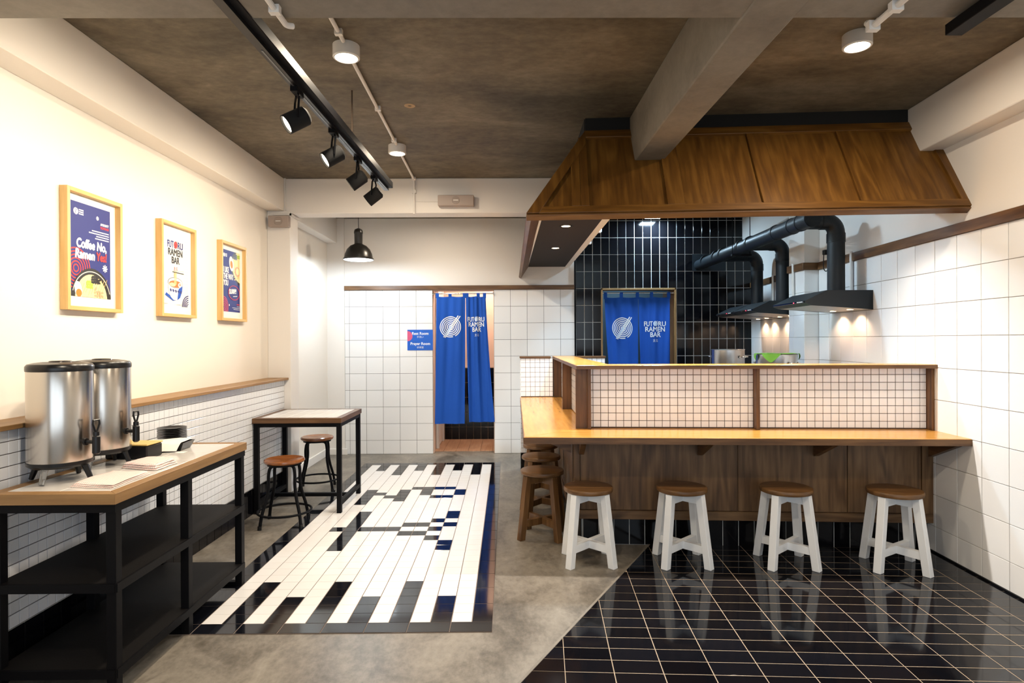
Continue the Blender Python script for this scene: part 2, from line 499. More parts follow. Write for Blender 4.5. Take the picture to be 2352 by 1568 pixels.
class Art:
    def __init__(self, fn, clip=None, step=0.0004, strip=0):
        self.fn, self.clip, self.step, self.strip = fn, clip, step, strip
        self.mats, self.items, self.lay = [], [], 0
    def shape(self, polys, mat, layer=None):
        self.lay += 1
        h = self.step * (layer if layer is not None else self.lay)
        if mat not in self.mats: self.mats.append(mat)
        for p in polys:
            if self.clip: p = clip_poly(list(p), *self.clip)
            if len(p) < 3: continue
            if not self.strip:
                self.items.append((p, mat, h)); continue
            # cut into narrow strips so that the print follows the folds
            w_ = self.strip
            for i in range(math.floor(min(q[0] for q in p) / w_), math.floor(max(q[0] for q in p) / w_) + 1):
                r_ = clip_poly(list(p), i * w_, (i + 1) * w_, -99, 99)
                if len(r_) < 3: continue
                for j in range(math.floor(min(q[1] for q in r_) / 0.03), math.floor(max(q[1] for q in r_) / 0.03) + 1):
                    t_ = clip_poly(list(r_), -99, 99, j * 0.03, (j + 1) * 0.03)
                    if len(t_) >= 3: self.items.append((t_, mat, h))
        return self
    def rect(self, x0, x1, y0, y1, mat): return self.shape([[(x0, y0), (x1, y0), (x1, y1), (x0, y1)]], mat)
    def ell(self, cx, cy, rx, ry, mat, rot=0.0, n=36):
        c, s = math.cos(rot), math.sin(rot)
        return self.shape([[(cx + rx * math.cos(t) * c - ry * math.sin(t) * s, cy + rx * math.cos(t) * s + ry * math.sin(t) * c) for t in [2 * math.pi * k / n for k in range(n)]]], mat)
    def ring(self, cx, cy, r0, r1, mat, a0=0.0, a1=360.0, n=48, sx=1.0):
        q = [R(a0 + (a1 - a0) * k / n) for k in range(n + 1)]
        return self.shape([[(cx + sx * r0 * math.cos(q[k]), cy + r0 * math.sin(q[k])), (cx + sx * r1 * math.cos(q[k]), cy + r1 * math.sin(q[k])),
                            (cx + sx * r1 * math.cos(q[k + 1]), cy + r1 * math.sin(q[k + 1])), (cx + sx * r0 * math.cos(q[k + 1]), cy + r0 * math.sin(q[k + 1]))] for k in range(n)], mat)
    def bar(self, x0, y0, x1, y1, w, mat):
        d = Vector((x1 - x0, y1 - y0)).normalized(); nx, ny = -d.y * w / 2, d.x * w / 2
        return self.shape([[(x0 + nx, y0 + ny), (x0 - nx, y0 - ny), (x1 - nx, y1 - ny), (x1 + nx, y1 + ny)]], mat)
    def poly(self, pts, mat): return self.shape([pts], mat)
    def text(self, txt, x, y, size, mat, bold=0.0, sx=1.0, shear=0.0, align='LEFT', rot=0.0, width=None, center=False):
        vs, fs = text_shape(txt, size, 0.0, sx, shear, align)
        if width:
            lo, hi = min(v[0] for v in vs), max(v[0] for v in vs)
            vs = [((v[0] - lo) * width / (hi - lo) - (width / 2 if center else 0), v[1]) for v in vs]
        c, s = math.cos(rot), math.sin(rot)
        vs = [(x + a * c - b * s, y + a * s + b * c) for a, b in vs]
        for ox, oy in (((0, 0),) if not bold else ((0, 0), (bold, 0), (-bold, 0), (0, bold), (0, -bold))):   # struck several times for a bold face
            self.shape([[(vs[i][0] + ox, vs[i][1] + oy) for i in f] for f in fs], mat)
        return self
    def star(self, x, y, r, mat):
        for k in range(4):
            a = math.pi * k / 4
            self.bar(x - r * math.cos(a), y - r * math.sin(a), x + r * math.cos(a), y + r * math.sin(a), r * 0.34, mat)
        return self
    def build(self, name, parent):
        mb = MB()
        for p, mat, h in self.items:
            mb.cur = self.mats.index(mat)
            mb.add([self.fn(x, y, h) for x, y in p], [tuple(range(len(p)))])
        me = bpy.data.meshes.new(name)
        me.from_pydata(mb.v, [], mb.f)
        for m in self.mats: me.materials.append(M[m])
        me.polygons.foreach_set('material_index', mb.mi)
        me.update()
        return link(name, me, parent)

def spiral_logo(art, cx, cy, r, mat, mat2, sx=1.0):
    """concentric broken rings crossed by a pair of chopsticks"""
    for k in range(6):
        ro = r * (1 - k * 0.165)
        art.ring(cx, cy, ro - r * 0.085, ro, mat, -62 if k == 0 else -75, 285, sx=sx)
    for d in (-0.045, 0.075):
        art.bar(cx - sx * r * (0.58 - d), cy - r * 0.98 - d * r * 0.4, cx + sx * r * (0.80 + d * 1.6), cy + r * 1.06 - d * r * 0.3, r * 0.10, mat)
    art.bar(cx - sx * r * 0.55, cy - r * 0.92, cx + sx * r * 0.10, cy + r * 0.06, r * 0.2, mat2)

def lamp(kind, name, loc, power, color, parent=None, size=0.1, spot=None, blend=0.4, target=None):
    ld = bpy.data.lights.new(name, kind)
    ld.energy = power; ld.color = color
    if kind == 'AREA':
        ld.shape = 'DISK'; ld.size = size
    else:
        ld.shadow_soft_size = size
    if kind == 'SPOT':
        ld.spot_size = R(spot or 90); ld.spot_blend = blend
    o = bpy.data.objects.new(name, ld)
    COL.objects.link(o)
    if parent is not None: o.parent = parent
    o.location = loc
    if target is not None:
        d = (Vector(target) - Vector(loc)).normalized()
        o.rotation_euler = d.to_track_quat('-Z', 'Y').to_euler()
    return o

WARM = (1.0, 0.84, 0.64)
WARM2 = (1.0, 0.85, 0.66)
COOL = (0.56, 0.80, 1.0)
NEUT = (1.0, 0.90, 0.78)

# ================================================================== the room
CEIL, BEAM = 2.825, 2.52
YB = 7.285                     # bed of the back wall tiles
def XR(y): return 2.7087 + 0.0561 * (y - 3.9844)
ER = Vector((0.0561, 1, 0)).normalized()
ZV = Vector((0, 0, 1))

# floor slab, ceiling, side walls
fl = struct('floor', MB().box(-2.6, 3.3, -1.9, 7.43, -0.12, 0.0), 'concrete_floor', 'polished grey concrete floor')
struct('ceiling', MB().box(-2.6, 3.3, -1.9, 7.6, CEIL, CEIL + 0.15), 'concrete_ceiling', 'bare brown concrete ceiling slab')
struct('wall_left', MB().box(-2.4, -2.15, -1.7, 7.6, 0, CEIL), 'plaster_cream', 'cream plaster wall with three framed posters')
struct('beam_left', MB().box(-2.15, -2.0, 2.16, 5.48, 2.53, CEIL), 'plaster_cream', 'cream painted beam along the poster wall', bevel=0.004)
struct('beam_alcove', MB().box(-2.15, -2.03, 5.68, 7.285, 2.53, CEIL), 'plaster_white', 'white beam above the alcove behind the pillar', bevel=0.004)
struct('beam_back', MB().box(-2.15, 2.9, 5.48, 5.67, 2.51, CEIL), 'plaster_white', 'white beam crossing in front of the tiled back wall', bevel=0.004)
struct('pillar_left', MB().box(-2.15, -1.945, 5.46, 5.67, 0, 2.53), 'plaster_white', 'white pillar at the end of the tiled half wall', bevel=0.004)
struct('column_corner', MB().box(-2.15, -1.945, 7.265, 7.5, 0, CEIL), 'plaster_white', 'white plaster corner column beside the tiled wall')
struct('beam_cross', MB().box(-2.4, 2.8, 1.80, 2.165, 2.505, CEIL), 'concrete_beam', 'grey concrete beam across the ceiling above the entrance', bevel=0.006)
struct('beam_middle', MB().hexa([(0.843, 2.0, BEAM - 0.02), (1.032, 2.0, BEAM - 0.02), (1.004, 4.2, BEAM - 0.02), (0.817, 4.2, BEAM - 0.02)],
                                [(0.843, 2.0, CEIL), (1.032, 2.0, CEIL), (1.004, 4.2, CEIL), (0.817, 4.2, CEIL)]), 'concrete_beam', 'grey concrete beam running into the wooden canopy', bevel=0.006)
# right wall: three runs (near run, pilaster, far run)
def rwall(y0, y1, off=0.0): return (XR(y0) - off, y0), (XR(y1) - off, y1)
wr = MB()
(a0, a1), (b0, b1) = rwall(-1.7, 5.38, -0.006)
wr.prism([(a0, a1), (a0 + 0.3, a1), (b0 + 0.3, b1), (b0, b1)], 0, CEIL)
wr.prism([(2.836, 5.675), (3.2, 5.675), (3.2, 7.6), (2.955, 7.6), (2.955, 7.285)], 0, CEIL)
wr.prism([(2.658, 5.384), (3.1, 5.384), (3.1, 5.675), (2.658, 5.675)], 0, CEIL)
wall_r = struct('wall_right', wr, 'plaster_white', 'white wall tiled below a dark wooden rail')
br = MB()
br.prism([(XR(2.1) - 0.125, 2.1), (XR(2.1) + 0.05, 2.1), (XR(5.48) + 0.05, 5.48), (XR(5.48) - 0.115, 5.48)], BEAM, CEIL)
br.prism([(2.70, 5.67), (2.95, 5.67), (3.0, 7.285), (2.845, 7.285)], BEAM, CEIL)
struct('beam_right', br, 'plaster_white', 'white painted beam along the right wall', bevel=0.004)
# back wall with two doorways
DX0, DX1, DZ = -0.892, -0.155, 1.965
KX0, KX1, KZ = 1.145, 2.030, 1.965
wb = MB()
Y1 = YB + 0.16
for x0, x1, z0, z1 in ((-2.15, DX0, 0, CEIL), (DX0, DX1, DZ, CEIL), (DX1, KX0, 0, CEIL), (KX0, KX1, KZ, CEIL), (KX1, 3.1, 0, CEIL)):
    wb.box(x0, x1, YB + 0.003, Y1, z0, z1)
wall_b = struct('wall_back', wb, 'plaster_white', 'back wall of white and black tiles with two doorways')
# front wall behind the viewpoint: shop window opening
wf = MB()
for x0, x1, z0, z1 in ((-2.4, -1.6, 0, CEIL), (2.3, 2.8, 0, CEIL), (-1.6, 2.3, 0, 0.30), (-1.6, 2.3, 2.5, CEIL)):
    wf.box(x0, x1, -1.75, -1.6, z0, z1)
for x in (-0.3, 1.0):
    wf.box(x - 0.025, x + 0.025, -1.70, -1.65, 0.3, 2.5)
struct('wall_front', wf, 'plaster_white', 'front wall with the wide shop window')

# ------------------------------------------------------------------ tiles on the walls
FB = frame((0, YB, 0), (1, 0, 0), ZV)                     # faces the viewer
bed = MB().box(-1.945, DX0, YB - 0.001, YB + 0.02, 0, 1.967).box(DX1, 0.815, YB - 0.001, YB + 0.02, 0, 1.967)
bed.build('grout_bed', 'grout_dark', wall_b)
bed = MB().box(0.83, KX0, YB - 0.0022, YB + 0.02, 0, CEIL).box(KX0, KX1, YB - 0.0022, YB + 0.02, KZ, CEIL).box(KX1, 2.955, YB - 0.0022, YB + 0.02, 0, CEIL)
bed.build('grout_bed', 'grout_light', wall_b)
zr = [0.0] + [1.7667 - 0.2003 * k for k in range(8, -1, -1)] + [1.966]
for x0, x1, first in ((-1.945, DX0, -1.8892), (DX1, 0.815, 0.0444)):
    lay_tiles(wall_b, FB, cells_of(cuts(x0, x1, first, 0.2003), zr, 0.0032, 0.0032, 'tile_white'))
zk = cuts(0.0, CEIL, 1.9745, 0.2035)
vent = lambda x, z: 2.24 < x < 2.66 and 2.18 < z < 2.40
lay_tiles(wall_b, FB, cells_of(cuts(0.832, 2.952, 0.832, 0.1012), zk, 0.0072, 0.0060, 'tile_black',
          lambda x, z: (KX0 - 0.01 < x < KX1 + 0.01 and z < KZ + 0.01) or vent(x, z)), name='black_tile')
MB().box(2.237, 2.643, YB - 0.010, YB + 0.01, 2.178, 2.382).build('vent_plate', 'duct_black', wall_b)
MB().box(0.812, 0.832, YB - 0.012, YB + 0.01, 0, CEIL).build('edge_strip', 'metal_black', wall_b)
# right wall
FR = frame((XR(0.0), 0, 0), -ER, ZV)                        # local x runs towards the viewer
zrr = [0.012] + [1.772 - 0.2005 * k for k in range(8, -1, -1)] + [1.970]
yj = 3.9844 / ER.y
xs = cuts(-5.372 / ER.y, -1.35, -yj, 0.2)
lay_tiles(wall_r, FR @ Matrix.Translation((0, 0, 0.0)), cells_of(xs, zrr, 0.0048, 0.0032, 'tile_white'), t=0.006)
gb = MB().prism([(XR(1.3) - 0.0, 1.3), (XR(5.379), 5.379), (XR(5.379) + 0.012, 5.379), (XR(1.3) + 0.012, 1.3)], 0, 1.97)
gb.build('grout_bed', 'grout_beige', wall_r)
# pilaster faces and far run
fp = frame((0, 5.384, 0), (1, 0, 0), ZV)
MB().box(2.658, 2.785, 5.3825, 5.39, 0, 1.97).build('grout_bed', 'grout_beige', wall_r)
lay_tiles(wall_r, fp, cells_of([2.654, 2.788], zrr, 0.002, 0.0024, 'tile_white'))
fs_ = frame((2.658, 0, 0), (0, -1, 0), ZV)
MB().box(2.6565, 2.662, 5.384, 5.675, 0, 1.97).build('grout_bed', 'grout_beige', wall_r)
lay_tiles(wall_r, fs_, cells_of([-5.673, -5.578, -5.379], zrr, 0.003, 0.0024, 'tile_white'))
df = Vector((2.955 - 2.836, 7.285 - 5.675, 0)).normalized()
ff = frame((2.836, 5.675, 0), -df, ZV)
Lf = (Vector((2.955, 7.285, 0)) - Vector((2.836, 5.675, 0))).length
lay_tiles(wall_r, ff, cells_of(cuts(-Lf, 0, -0.1, 0.2), zrr, 0.003, 0.0024, 'tile_white'))
gb = MB().prism([(2.8345, 5.675), (2.9535, 7.285), (2.97, 7.285), (2.85, 5.675)], 0, 1.97)
gb.build('grout_bed', 'grout_beige', wall_r)
# black strip drawn for the shadow gap at the foot of the right wall
tk = MB().prism([(XR(1.3) - 0.016, 1.3), (XR(3.86) - 0.016, 3.86), (XR(3.86), 3.86), (XR(1.3), 1.3)], 0, 0.014)
struct('shadow_gap_right', tk, 'metal_black', 'thin black strip drawn as the shadow gap under the tiled right wall')

# wooden rails above the tiles
tn = [0]
def trim(mb, mat, label):
    tn[0] += 1
    return struct('trim_%d' % tn[0], mb, mat, label, bevel=0.002)
trim(MB().box(-1.945, 0.812, YB - 0.03, YB + 0.01, 1.966, 2.017), 'wood_dark_X', 'brown wooden rail above the white back wall tiles')
trim(MB().prism([(XR(1.3) - 0.022, 1.3), (XR(5.36) - 0.022, 5.36), (XR(5.36) + 0.01, 5.36), (XR(1.3) + 0.01, 1.3)], 1.970, 2.034), 'wood_dark_Y', 'brown wooden rail above the right wall tiles')
trim(MB().box(2.634, 2.80, 5.360, 5.386, 1.970, 2.034), 'wood_dark_X', 'short brown wooden rail across the pilaster')
trim(MB().box(2.634, 2.660, 5.384, 5.675, 1.970, 2.034), 'wood_dark_Y', 'brown wooden rail on the side of the pilaster')
trim(MB().prism([(2.814, 5.675), (2.933, 7.28), (2.957, 7.28), (2.838, 5.675)], 1.970, 2.034), 'wood_dark_Y', 'brown wooden rail behind the black exhaust pipes')
# white skirting in the alcove
trim(MB().box(-2.152, -2.135, 5.67, 7.27, 0, 0.085), 'plaster_white', 'white skirting along the alcove wall')
trim(MB().box(-2.152, -1.915, 7.245, 7.27, 0, 0.07), 'plaster_white', 'white skirting at the foot of the corner column')

# ------------------------------------------------------------------ tiled half wall on the left (wainscot)
wl = MB().box(-2.151, -2.006, 1.2, 5.458, 0, 1.012)
wlo = struct('wall_wainscot', wl, 'grout_dark', 'low half wall of small white mosaic tiles under the posters')
FL = frame((-2.0065, 0, 0), (0, 1, 0), ZV)
lay_tiles(wlo, FL, cells_of(cuts(1.25, 5.456, 5.456, 0.0502), [0.205] + [0.2105 + 0.0501 * k for k in range(1, 16)] + [1.012], 0.0030, 0.0034, 'tile_mosaic'), t=0.005, wob=0.0002)
MB().box(-2.0065, -2.0045, 1.25, 5.456, 0, 0.203).build('grout_bed', 'grout_light', wlo)
lay_tiles(wlo, FL, cells_of(cuts(1.25, 5.456, 5.456, 0.1012), [0.0, 0.203], 0.004, 0.003, 'tile_black'), t=0.006, name='black_tile')
trim(MB().box(-2.152, -1.965, 1.2, 5.462, 1.012, 1.032), 'wood_oak_Y', 'oak cap along the top of the mosaic half wall')

# ------------------------------------------------------------------ floor inlay: black and white tile carpet
inl = struct('inlay_floor', MB().box(-1.5757, -0.0757, 2.8133, 6.7133, -0.01, 0.0032), 'grout_mat', 'white tile carpet with black border and pixel pattern')
BLK = {(2, 14), (2, 21), (2, 22), (2, 23), (2, 24), (2, 25), (3, 24), (4, 14), (4, 23), (5, 14), (5, 22), (5, 23), (5, 24), (5, 25), (6, 14), (6, 26), (7, 13), (7, 15), (7, 24),
       (7, 25), (7, 26), (8, 13), (8, 15), (8, 23), (8, 26), (9, 12), (9, 14), (9, 16), (9, 23), (9, 26), (10, 10), (10, 11), (10, 15), (10, 17), (10, 18), (10, 24), (10, 25)} | {(3, r) for r in range(10, 19)}
for c in (1, 3, 5, 7, 9, 11):
    n = 5 if c % 4 == 1 else 3
    BLK |= {(c, r) for r in range(n)} | {(c, 36 - r) for r in range(3 if c % 4 == 1 else 5)}
FM = frame((-1.4757, 2.9133, 0), (1, 0, 0), (0, 1, 0))
cl = cells_of([0.1 * k for k in range(14)], [0.1 * k for k in range(38)], 0.0036, 0.0016, lambda i, j: 'tile_floor_black' if (i, j) in BLK else 'tile_floor_white')
lay_tiles(inl, FM, cl, t=0.0042, wob=0.0002)
bd = []
for k in range(8):
    x0, x1 = -0.1 + 0.2 * k - 0.1, -0.1 + 0.2 * k + 0.1
    x0, x1 = max(x0, -0.1), min(x1, 1.4)
    for y0 in (-0.1, 3.7):
        bd.append((x0 + 0.0015, x1 - 0.0015, y0 + 0.001, y0 + 0.099, 'tile_floor_black'))
for k in range(19):
    y0, y1 = 0.2 * k, min(0.2 * k + 0.2, 3.7)
    for x0 in (-0.1, 1.3):
        bd.append((x0 + 0.0015, x0 + 0.0985, y0 + 0.001, y1 - 0.001, 'tile_floor_black'))
lay_tiles(inl, FM, bd, t=0.0042, name='border_tile', wob=0.0002)

# ------------------------------------------------------------------ black tiled floor beside the counter, cut along a diagonal
TA = -3.4
FT = frame((0.4700, 3.1400, 0), (math.cos(R(TA)), math.sin(R(TA)), 0), (-math.sin(R(TA)), math.cos(R(TA)), 0))
E0, E1 = Vector((-0.53, 1.35)), Vector((0.940, 3.990))      # concrete edge
def clip_half(poly, a, b):
    d = Vector(b) - Vector(a); out = []
    s = lambda p: d.x * (p[1] - a[1]) - d.y * (p[0] - a[0])
    for i in range(len(poly)):
        p, q = poly[i - 1], poly[i]
        sp, sq = s(p), s(q)
        if (sp < 0) != (sq < 0):
            t = sp / (sp - sq); out.append((p[0] + t * (q[0] - p[0]), p[1] + t * (q[1] - p[1])))
        if sq < 0: out.append(q)
    return out
WR0, WR1 = (XR(1.0) - 0.002, 1.0), (XR(4.2) - 0.002, 4.2)
tfo = struct('tiled_floor', MB().prism([(-0.53, 1.35), (2.6, 1.20), (XR(3.88), 3.88), (0.945, 3.995)], -0.01, 0.0035), 'grout_tan', 'glossy black floor tiles with tan joints beside the counter')
whole = []
for i in range(-6, 13):
    for j in range(-19, 9):
        x0, x1, y0, y1 = 0.2 * i + 0.0013, 0.2 * i + 0.1987, 0.098 * j + 0.0013, 0.098 * j + 0.0967
        pts = [tuple((FT @ Vector((x, y, 0)))[:2]) for x, y in ((x0, y0), (x1, y0), (x1, y1), (x0, y1))]
        if min(p[1] for p in pts) < 1.4: continue
        q = clip_half(pts, E0, E1)
        q = clip_half(q, WR1, WR0) if len(q) > 2 else q
        q = clip_half(q, (0.9, 3.994), (2.75, 3.862)) if len(q) > 2 else q
        if len(q) < 3: continue
        ar = 0.5 * abs(sum(q[k - 1][0] * q[k][1] - q[k][0] * q[k - 1][1] for k in range(len(q))))
        if ar > 0.01864:
            whole.append((x0, x1, y0, y1, 'tile_floor_black'))
        elif ar > 0.0003:
            MB().prism(q, 0.0005, 0.0042).build('tile', 'tile_floor_black', tfo)
lay_tiles(tfo, FT, whole, t=0.0042, wob=0.00015)
d = (E1 - E0).normalized(); n = Vector((-d.y, d.x))
trim(MB().prism([tuple(E0), tuple(E1), tuple(E1 + n * 0.014), tuple(E0 + n * 0.014)], -0.005, 0.0055), 'concrete_beam', 'cement edge between the concrete and the black floor tiles')

# ------------------------------------------------------------------ passage behind the curtained doorway
cr = MB().box(-0.96, -0.90, Y1, 8.4, 0, 2.5).box(0.5, 0.56, Y1, 8.4, 0, 2.5).box(-0.96, 0.56, 8.33, 8.4, 0, 2.5).box(-0.96, 0.56, Y1, 8.4, 2.5, 2.56)
wco = struct('wall_passage', cr, 'room_peach', 'peach wall of the passage behind the doorway')
MB().box(-0.90, 0.5, 8.326, 8.331, 0, 0.99).build('grout_bed', 'grout_tan', wco)
lay_tiles(wco, frame((0, 8.3275, 0), (1, 0, 0), ZV), cells_of(cuts(-0.86, 0.5, -0.763, 0.0994), [0, 0.17, 0.373, 0.576, 0.779, 0.98], 0.004, 0.004, 'tile_black'), name='black_tile')
pf = struct('passage_floor', MB().box(-0.96, 0.56, 7.43, 8.4, -0.05, -0.004), 'grout_dark', 'brown plank floor of the passage')
pm = MB().box(-0.074, 0.074, 7.43, 8.33, -0.004, 0.002).mesh('plank', 'wood_laminate', bevel=0.001)
for k in range(9):
    link('plank', pm, pf, Matrix.Translation((-0.86 + 0.15 * k, 0, 0)))
dr = MB().box(-0.898, -0.86, 7.62, 7.70, 0, 2.05).box(-0.898, -0.86, 8.18, 8.26, 0, 2.05).box(-0.898, -0.86, 7.62, 8.26, 2.05, 2.13).box(-0.897, -0.875, 7.70, 8.18, 0.01, 2.05)
struct('door_1', dr, 'plaster_white', 'white door in the side of the passage', bevel=0.003)
jb = MB().box(DX0 - 0.002, DX0 + 0.006, YB + 0.004, Y1, 0, DZ).box(DX1 - 0.006, DX1 + 0.002, YB + 0.004, Y1, 0, DZ).box(DX0, DX1, YB + 0.004, Y1, DZ - 0.006, DZ + 0.002)
trim(jb, 'room_peach', 'peach painted reveal of the tiled doorway')
lamp('AREA', 'passage_lamp', (-0.2, 7.9, 2.45), 16, (1.0, 0.80, 0.66), size=0.4)
# back kitchen behind the second curtain
bk = MB().box(0.9, 0.95, Y1, 8.9, 0, 2.5).box(2.35, 2.4, Y1, 8.9, 0, 2.5).box(0.9, 2.4, 8.85, 8.9, 0, 2.5).box(0.9, 2.4, Y1, 8.9, 2.5, 2.56).box(0.9, 2.4, 7.43, 8.9, -0.05, 0)
bko = struct('wall_store', bk, 'room_blue', 'blue grey wall of the store behind the second curtain')
MB().box(0.952, 1.30, 8.55, 8.84, 0, 1.62).build('dark_panel', 'matte_black', bko)
MB().box(2.16, 2.348, 7.6, 8.84, 0, 1.75).build('dark_panel', 'matte_black', bko)
lamp('AREA', 'store_lamp', (1.6, 8.2, 2.45), 6, (0.75, 0.9, 1.0), size=0.4)
kf = MB().box(KX0 - 0.012, KX0 + 0.008, YB - 0.016, Y1, 0, KZ + 0.012).box(KX1 - 0.008, KX1 + 0.012, YB - 0.016, Y1, 0, KZ + 0.012).box(KX0 - 0.012, KX1 + 0.012, YB - 0.016, Y1, KZ - 0.010, KZ + 0.012)
trim(kf, 'wood_oak_Z', 'slim oak frame around the kitchen doorway')
MB().box(KX1 - 0.055, KX1 - 0.012, YB + 0.03, Y1 + 0.2, 0.0, KZ - 0.02).build('dark_door', 'wood_dark_Z', bko)

# ================================================================== bar counter (L-shaped)
KA = R(-4.0)
KC, KS = math.cos(KA), math.sin(KA)
K0 = (0.10, 3.642)
def K(u, v, z=0.0): return Vector((K0[0] + u * KC - v * KS, K0[1] + u * KS + v * KC, z))
LS = 0.0135
def LF(s, t, z=0.0): return Vector((K0[0] + t * LS + s, K0[1] + t - s * LS, z))     # left leg: s inwards, t to the back
def xy(*ps): return [(p.x, p.y) for p in ps]
UE = 2.586                                   # right end at the wall
TEND = 2.565                                 # back end of the left leg

ct = thing('bar_counter', 'L-shaped wooden bar counter with raised white mosaic front and black tiled foot', 'counter', (0, 0, 0))
# worktop: two boards meeting at the corner
cin = K(0.52, 0.50)
MB().prism(xy(K(0, 0), K(UE - 0.002, 0), K(UE + 0.0, 0.5), cin), 0.736, 0.775).build('worktop', 'wood_top_X', ct, bevel=0.003)
MB().prism(xy(K(0, 0) + Vector((0, 0.0012, 0)), cin + Vector((-0.001, 0.001, 0)), LF(0.52, TEND), LF(0, TEND)), 0.736, 0.775).build('worktop', 'wood_top_Y', ct, bevel=0.003)
for nm, pts, m in (('worktop_edge', (K(-0.004, -0.004), K(UE - 0.002, -0.004), K(UE - 0.002, 0.001), K(0, 0.001)), 'wood_dark_X'),
                   ('worktop_edge', (K(-0.004, -0.004), K(0, 0.001), LF(0.001, TEND), LF(-0.004, TEND)), 'wood_dark_Y')):
    MB().prism(xy(*pts), 0.734, 0.772).build(nm, m, ct)
# lower body: panelled front, panelled left side
fb = MB(K).box(0.33, UE - 0.004, 0.362, 0.55, 0.19, 0.736); fb.build('body', 'wood_panel_Z', ct)
MB().prism(xy(LF(0.33, 0.34), LF(0.52, 0.36), LF(0.52, TEND), LF(0.33, TEND)), 0.19, 0.736).build('body', 'wood_panel_Z', ct)
for u0, u1 in ((0.352, 1.362), (1.368, 2.050), (2.056, 2.505)):
    MB(K).box(u0, u1, 0.354, 0.363, 0.245, 0.735).build('front_panel', 'wood_panel_Z', ct, bevel=0.0015)
MB(K).box(0.318, UE - 0.004, 0.345, 0.363, 0.185, 0.243).build('bottom_rail', 'wood_panel_X', ct, bevel=0.002)
MB(K).box(2.508, UE - 0.004, 0.345, 0.363, 0.243, 0.735).build('end_stile', 'wood_panel_Z', ct, bevel=0.002)
MB(K).box(0.312, 0.350, 0.345, 0.363, 0.185, 0.735).build('end_stile', 'wood_panel_Z', ct, bevel=0.002)
for t0, t1 in ((0.36, 1.08), (1.09, 1.82), (1.83, TEND)):
    MB().prism(xy(LF(0.322, t0), LF(0.331, t0), LF(0.331, t1), LF(0.322, t1)), 0.245, 0.735).build('side_panel', 'wood_panel_Z', ct)
MB().prism(xy(LF(0.314, 0.34), LF(0.331, 0.34), LF(0.331, TEND), LF(0.314, TEND)), 0.185, 0.243).build('bottom_rail', 'wood_panel_Y', ct, bevel=0.002)
# brackets under the overhang
for u in (0.345, 1.11, 1.84, 2.545):
    mb = MB()
    mb.extrude([K(u, 0.345, 0.735), K(u, 0.06, 0.735), K(u, 0.07, 0.722), K(u, 0.345, 0.606)], K(u + 0.032, 0) - K(u, 0))
    mb.build('bracket', 'wood_dark_Y', ct)
for t in (0.36, 1.45, 2.45):
    mb = MB()
    mb.extrude([LF(0.315, t, 0.735), LF(0.06, t, 0.735), LF(0.07, t, 0.722), LF(0.315, t, 0.610)], (0, 0.032, 0))
    mb.build('bracket', 'wood_dark_X', ct)
# black tiled foot
MB(K).box(0.375, UE - 0.004, 0.412, 0.55, 0, 0.19).build('foot', 'grout_light', ct)
MB().prism(xy(LF(0.385, 0.41), LF(0.52, 0.41), LF(0.52, TEND), LF(0.385, TEND)), 0, 0.19).build('foot', 'grout_light', ct)
kx, ky = (KC, KS, 0), ZV
fk = frame(K(0, 0.413), kx, ZV)
lay_tiles(ct, fk, cells_of(cuts(0.372, UE - 0.004, 0.475, 0.1012), [0.002, 0.188], 0.0045, 0.002, 'tile_black'), name='foot_tile')
fk2 = frame(LF(0.386, 0), (-LS, -1, 0), ZV)
lay_tiles(ct, fk2, cells_of(cuts(-TEND, -0.402, -0.402, 0.1012), [0.002, 0.188], 0.0045, 0.002, 'tile_black'), name='foot_tile')
# raised rail: core, mosaic, fins, ledge
RZ0, RZ1 = 0.775, 1.168
MB(K).box(0.43, UE - 0.004, 0.392, 0.50, RZ0, RZ1).build('rail_core', 'grout_dark', ct)
MB().prism(xy(LF(0.425, 0.395), LF(0.52, 0.395), LF(0.52, TEND), LF(0.425, TEND)), RZ0, RZ1).build('rail_core', 'grout_dark', ct)
rows = [RZ0 + 0.006, RZ0 + 0.049] + [RZ0 + 0.049 + 0.0501 * k for k in range(1, 7)] + [RZ1 - 0.001]
fr_ = frame(K(0, 0.3925), kx, ZV)
cells = cells_of(cuts(0.424, 1.478, 0.4405, 0.0502), rows, 0.0034, 0.0034, 'tile_mosaic') + cells_of(cuts(1.502, 2.560, 1.516, 0.0502), rows, 0.0034, 0.0034, 'tile_mosaic')
lay_tiles(ct, fr_, cells, t=0.005, name='mosaic_tile', wob=0.0002)
fl_ = frame(LF(0.4255, 0), (-LS, -1, 0), ZV)
cells = cells_of(cuts(-2.54, -1.49, -1.49, 0.0502), rows, 0.0034, 0.0034, 'tile_mosaic') + cells_of(cuts(-1.44, -0.37, -0.37, 0.0502), rows, 0.0034, 0.0034, 'tile_mosaic')
lay_tiles(ct, fl_, cells, t=0.005, limit=40, name='side_mosaic_tile', wob=0.0002)
for u0, u1 in ((0.402, 0.424), (1.478, 1.500), (2.560, UE - 0.004)):
    MB(K).box(u0, u1, 0.328, 0.395, RZ0, RZ1).build('fin', 'wood_dark_Z', ct, bevel=0.0015)
for t in (0.335, 1.452, 2.543):
    MB().prism(xy(LF(0.345, t), LF(0.428, t), LF(0.428, t + 0.022), LF(0.345, t + 0.022)), RZ0, RZ1).build('fin', 'wood_dark_Z', ct, bevel=0.0015)
lo, li = K(0.332, 0.300), K(0.55, 0.515)
MB().prism(xy(lo, K(UE - 0.002, 0.300), K(UE + 0.008, 0.515), li), RZ1, 1.192).build('ledge', 'wood_top_X', ct, bevel=0.002)
MB().prism(xy(lo + Vector((0, 0.001, 0)), li + Vector((0, 0.001, 0)), LF(0.545, TEND + 0.1), LF(0.335, TEND + 0.1)), RZ1, 1.192).build('ledge', 'wood_top_Y', ct, bevel=0.002)
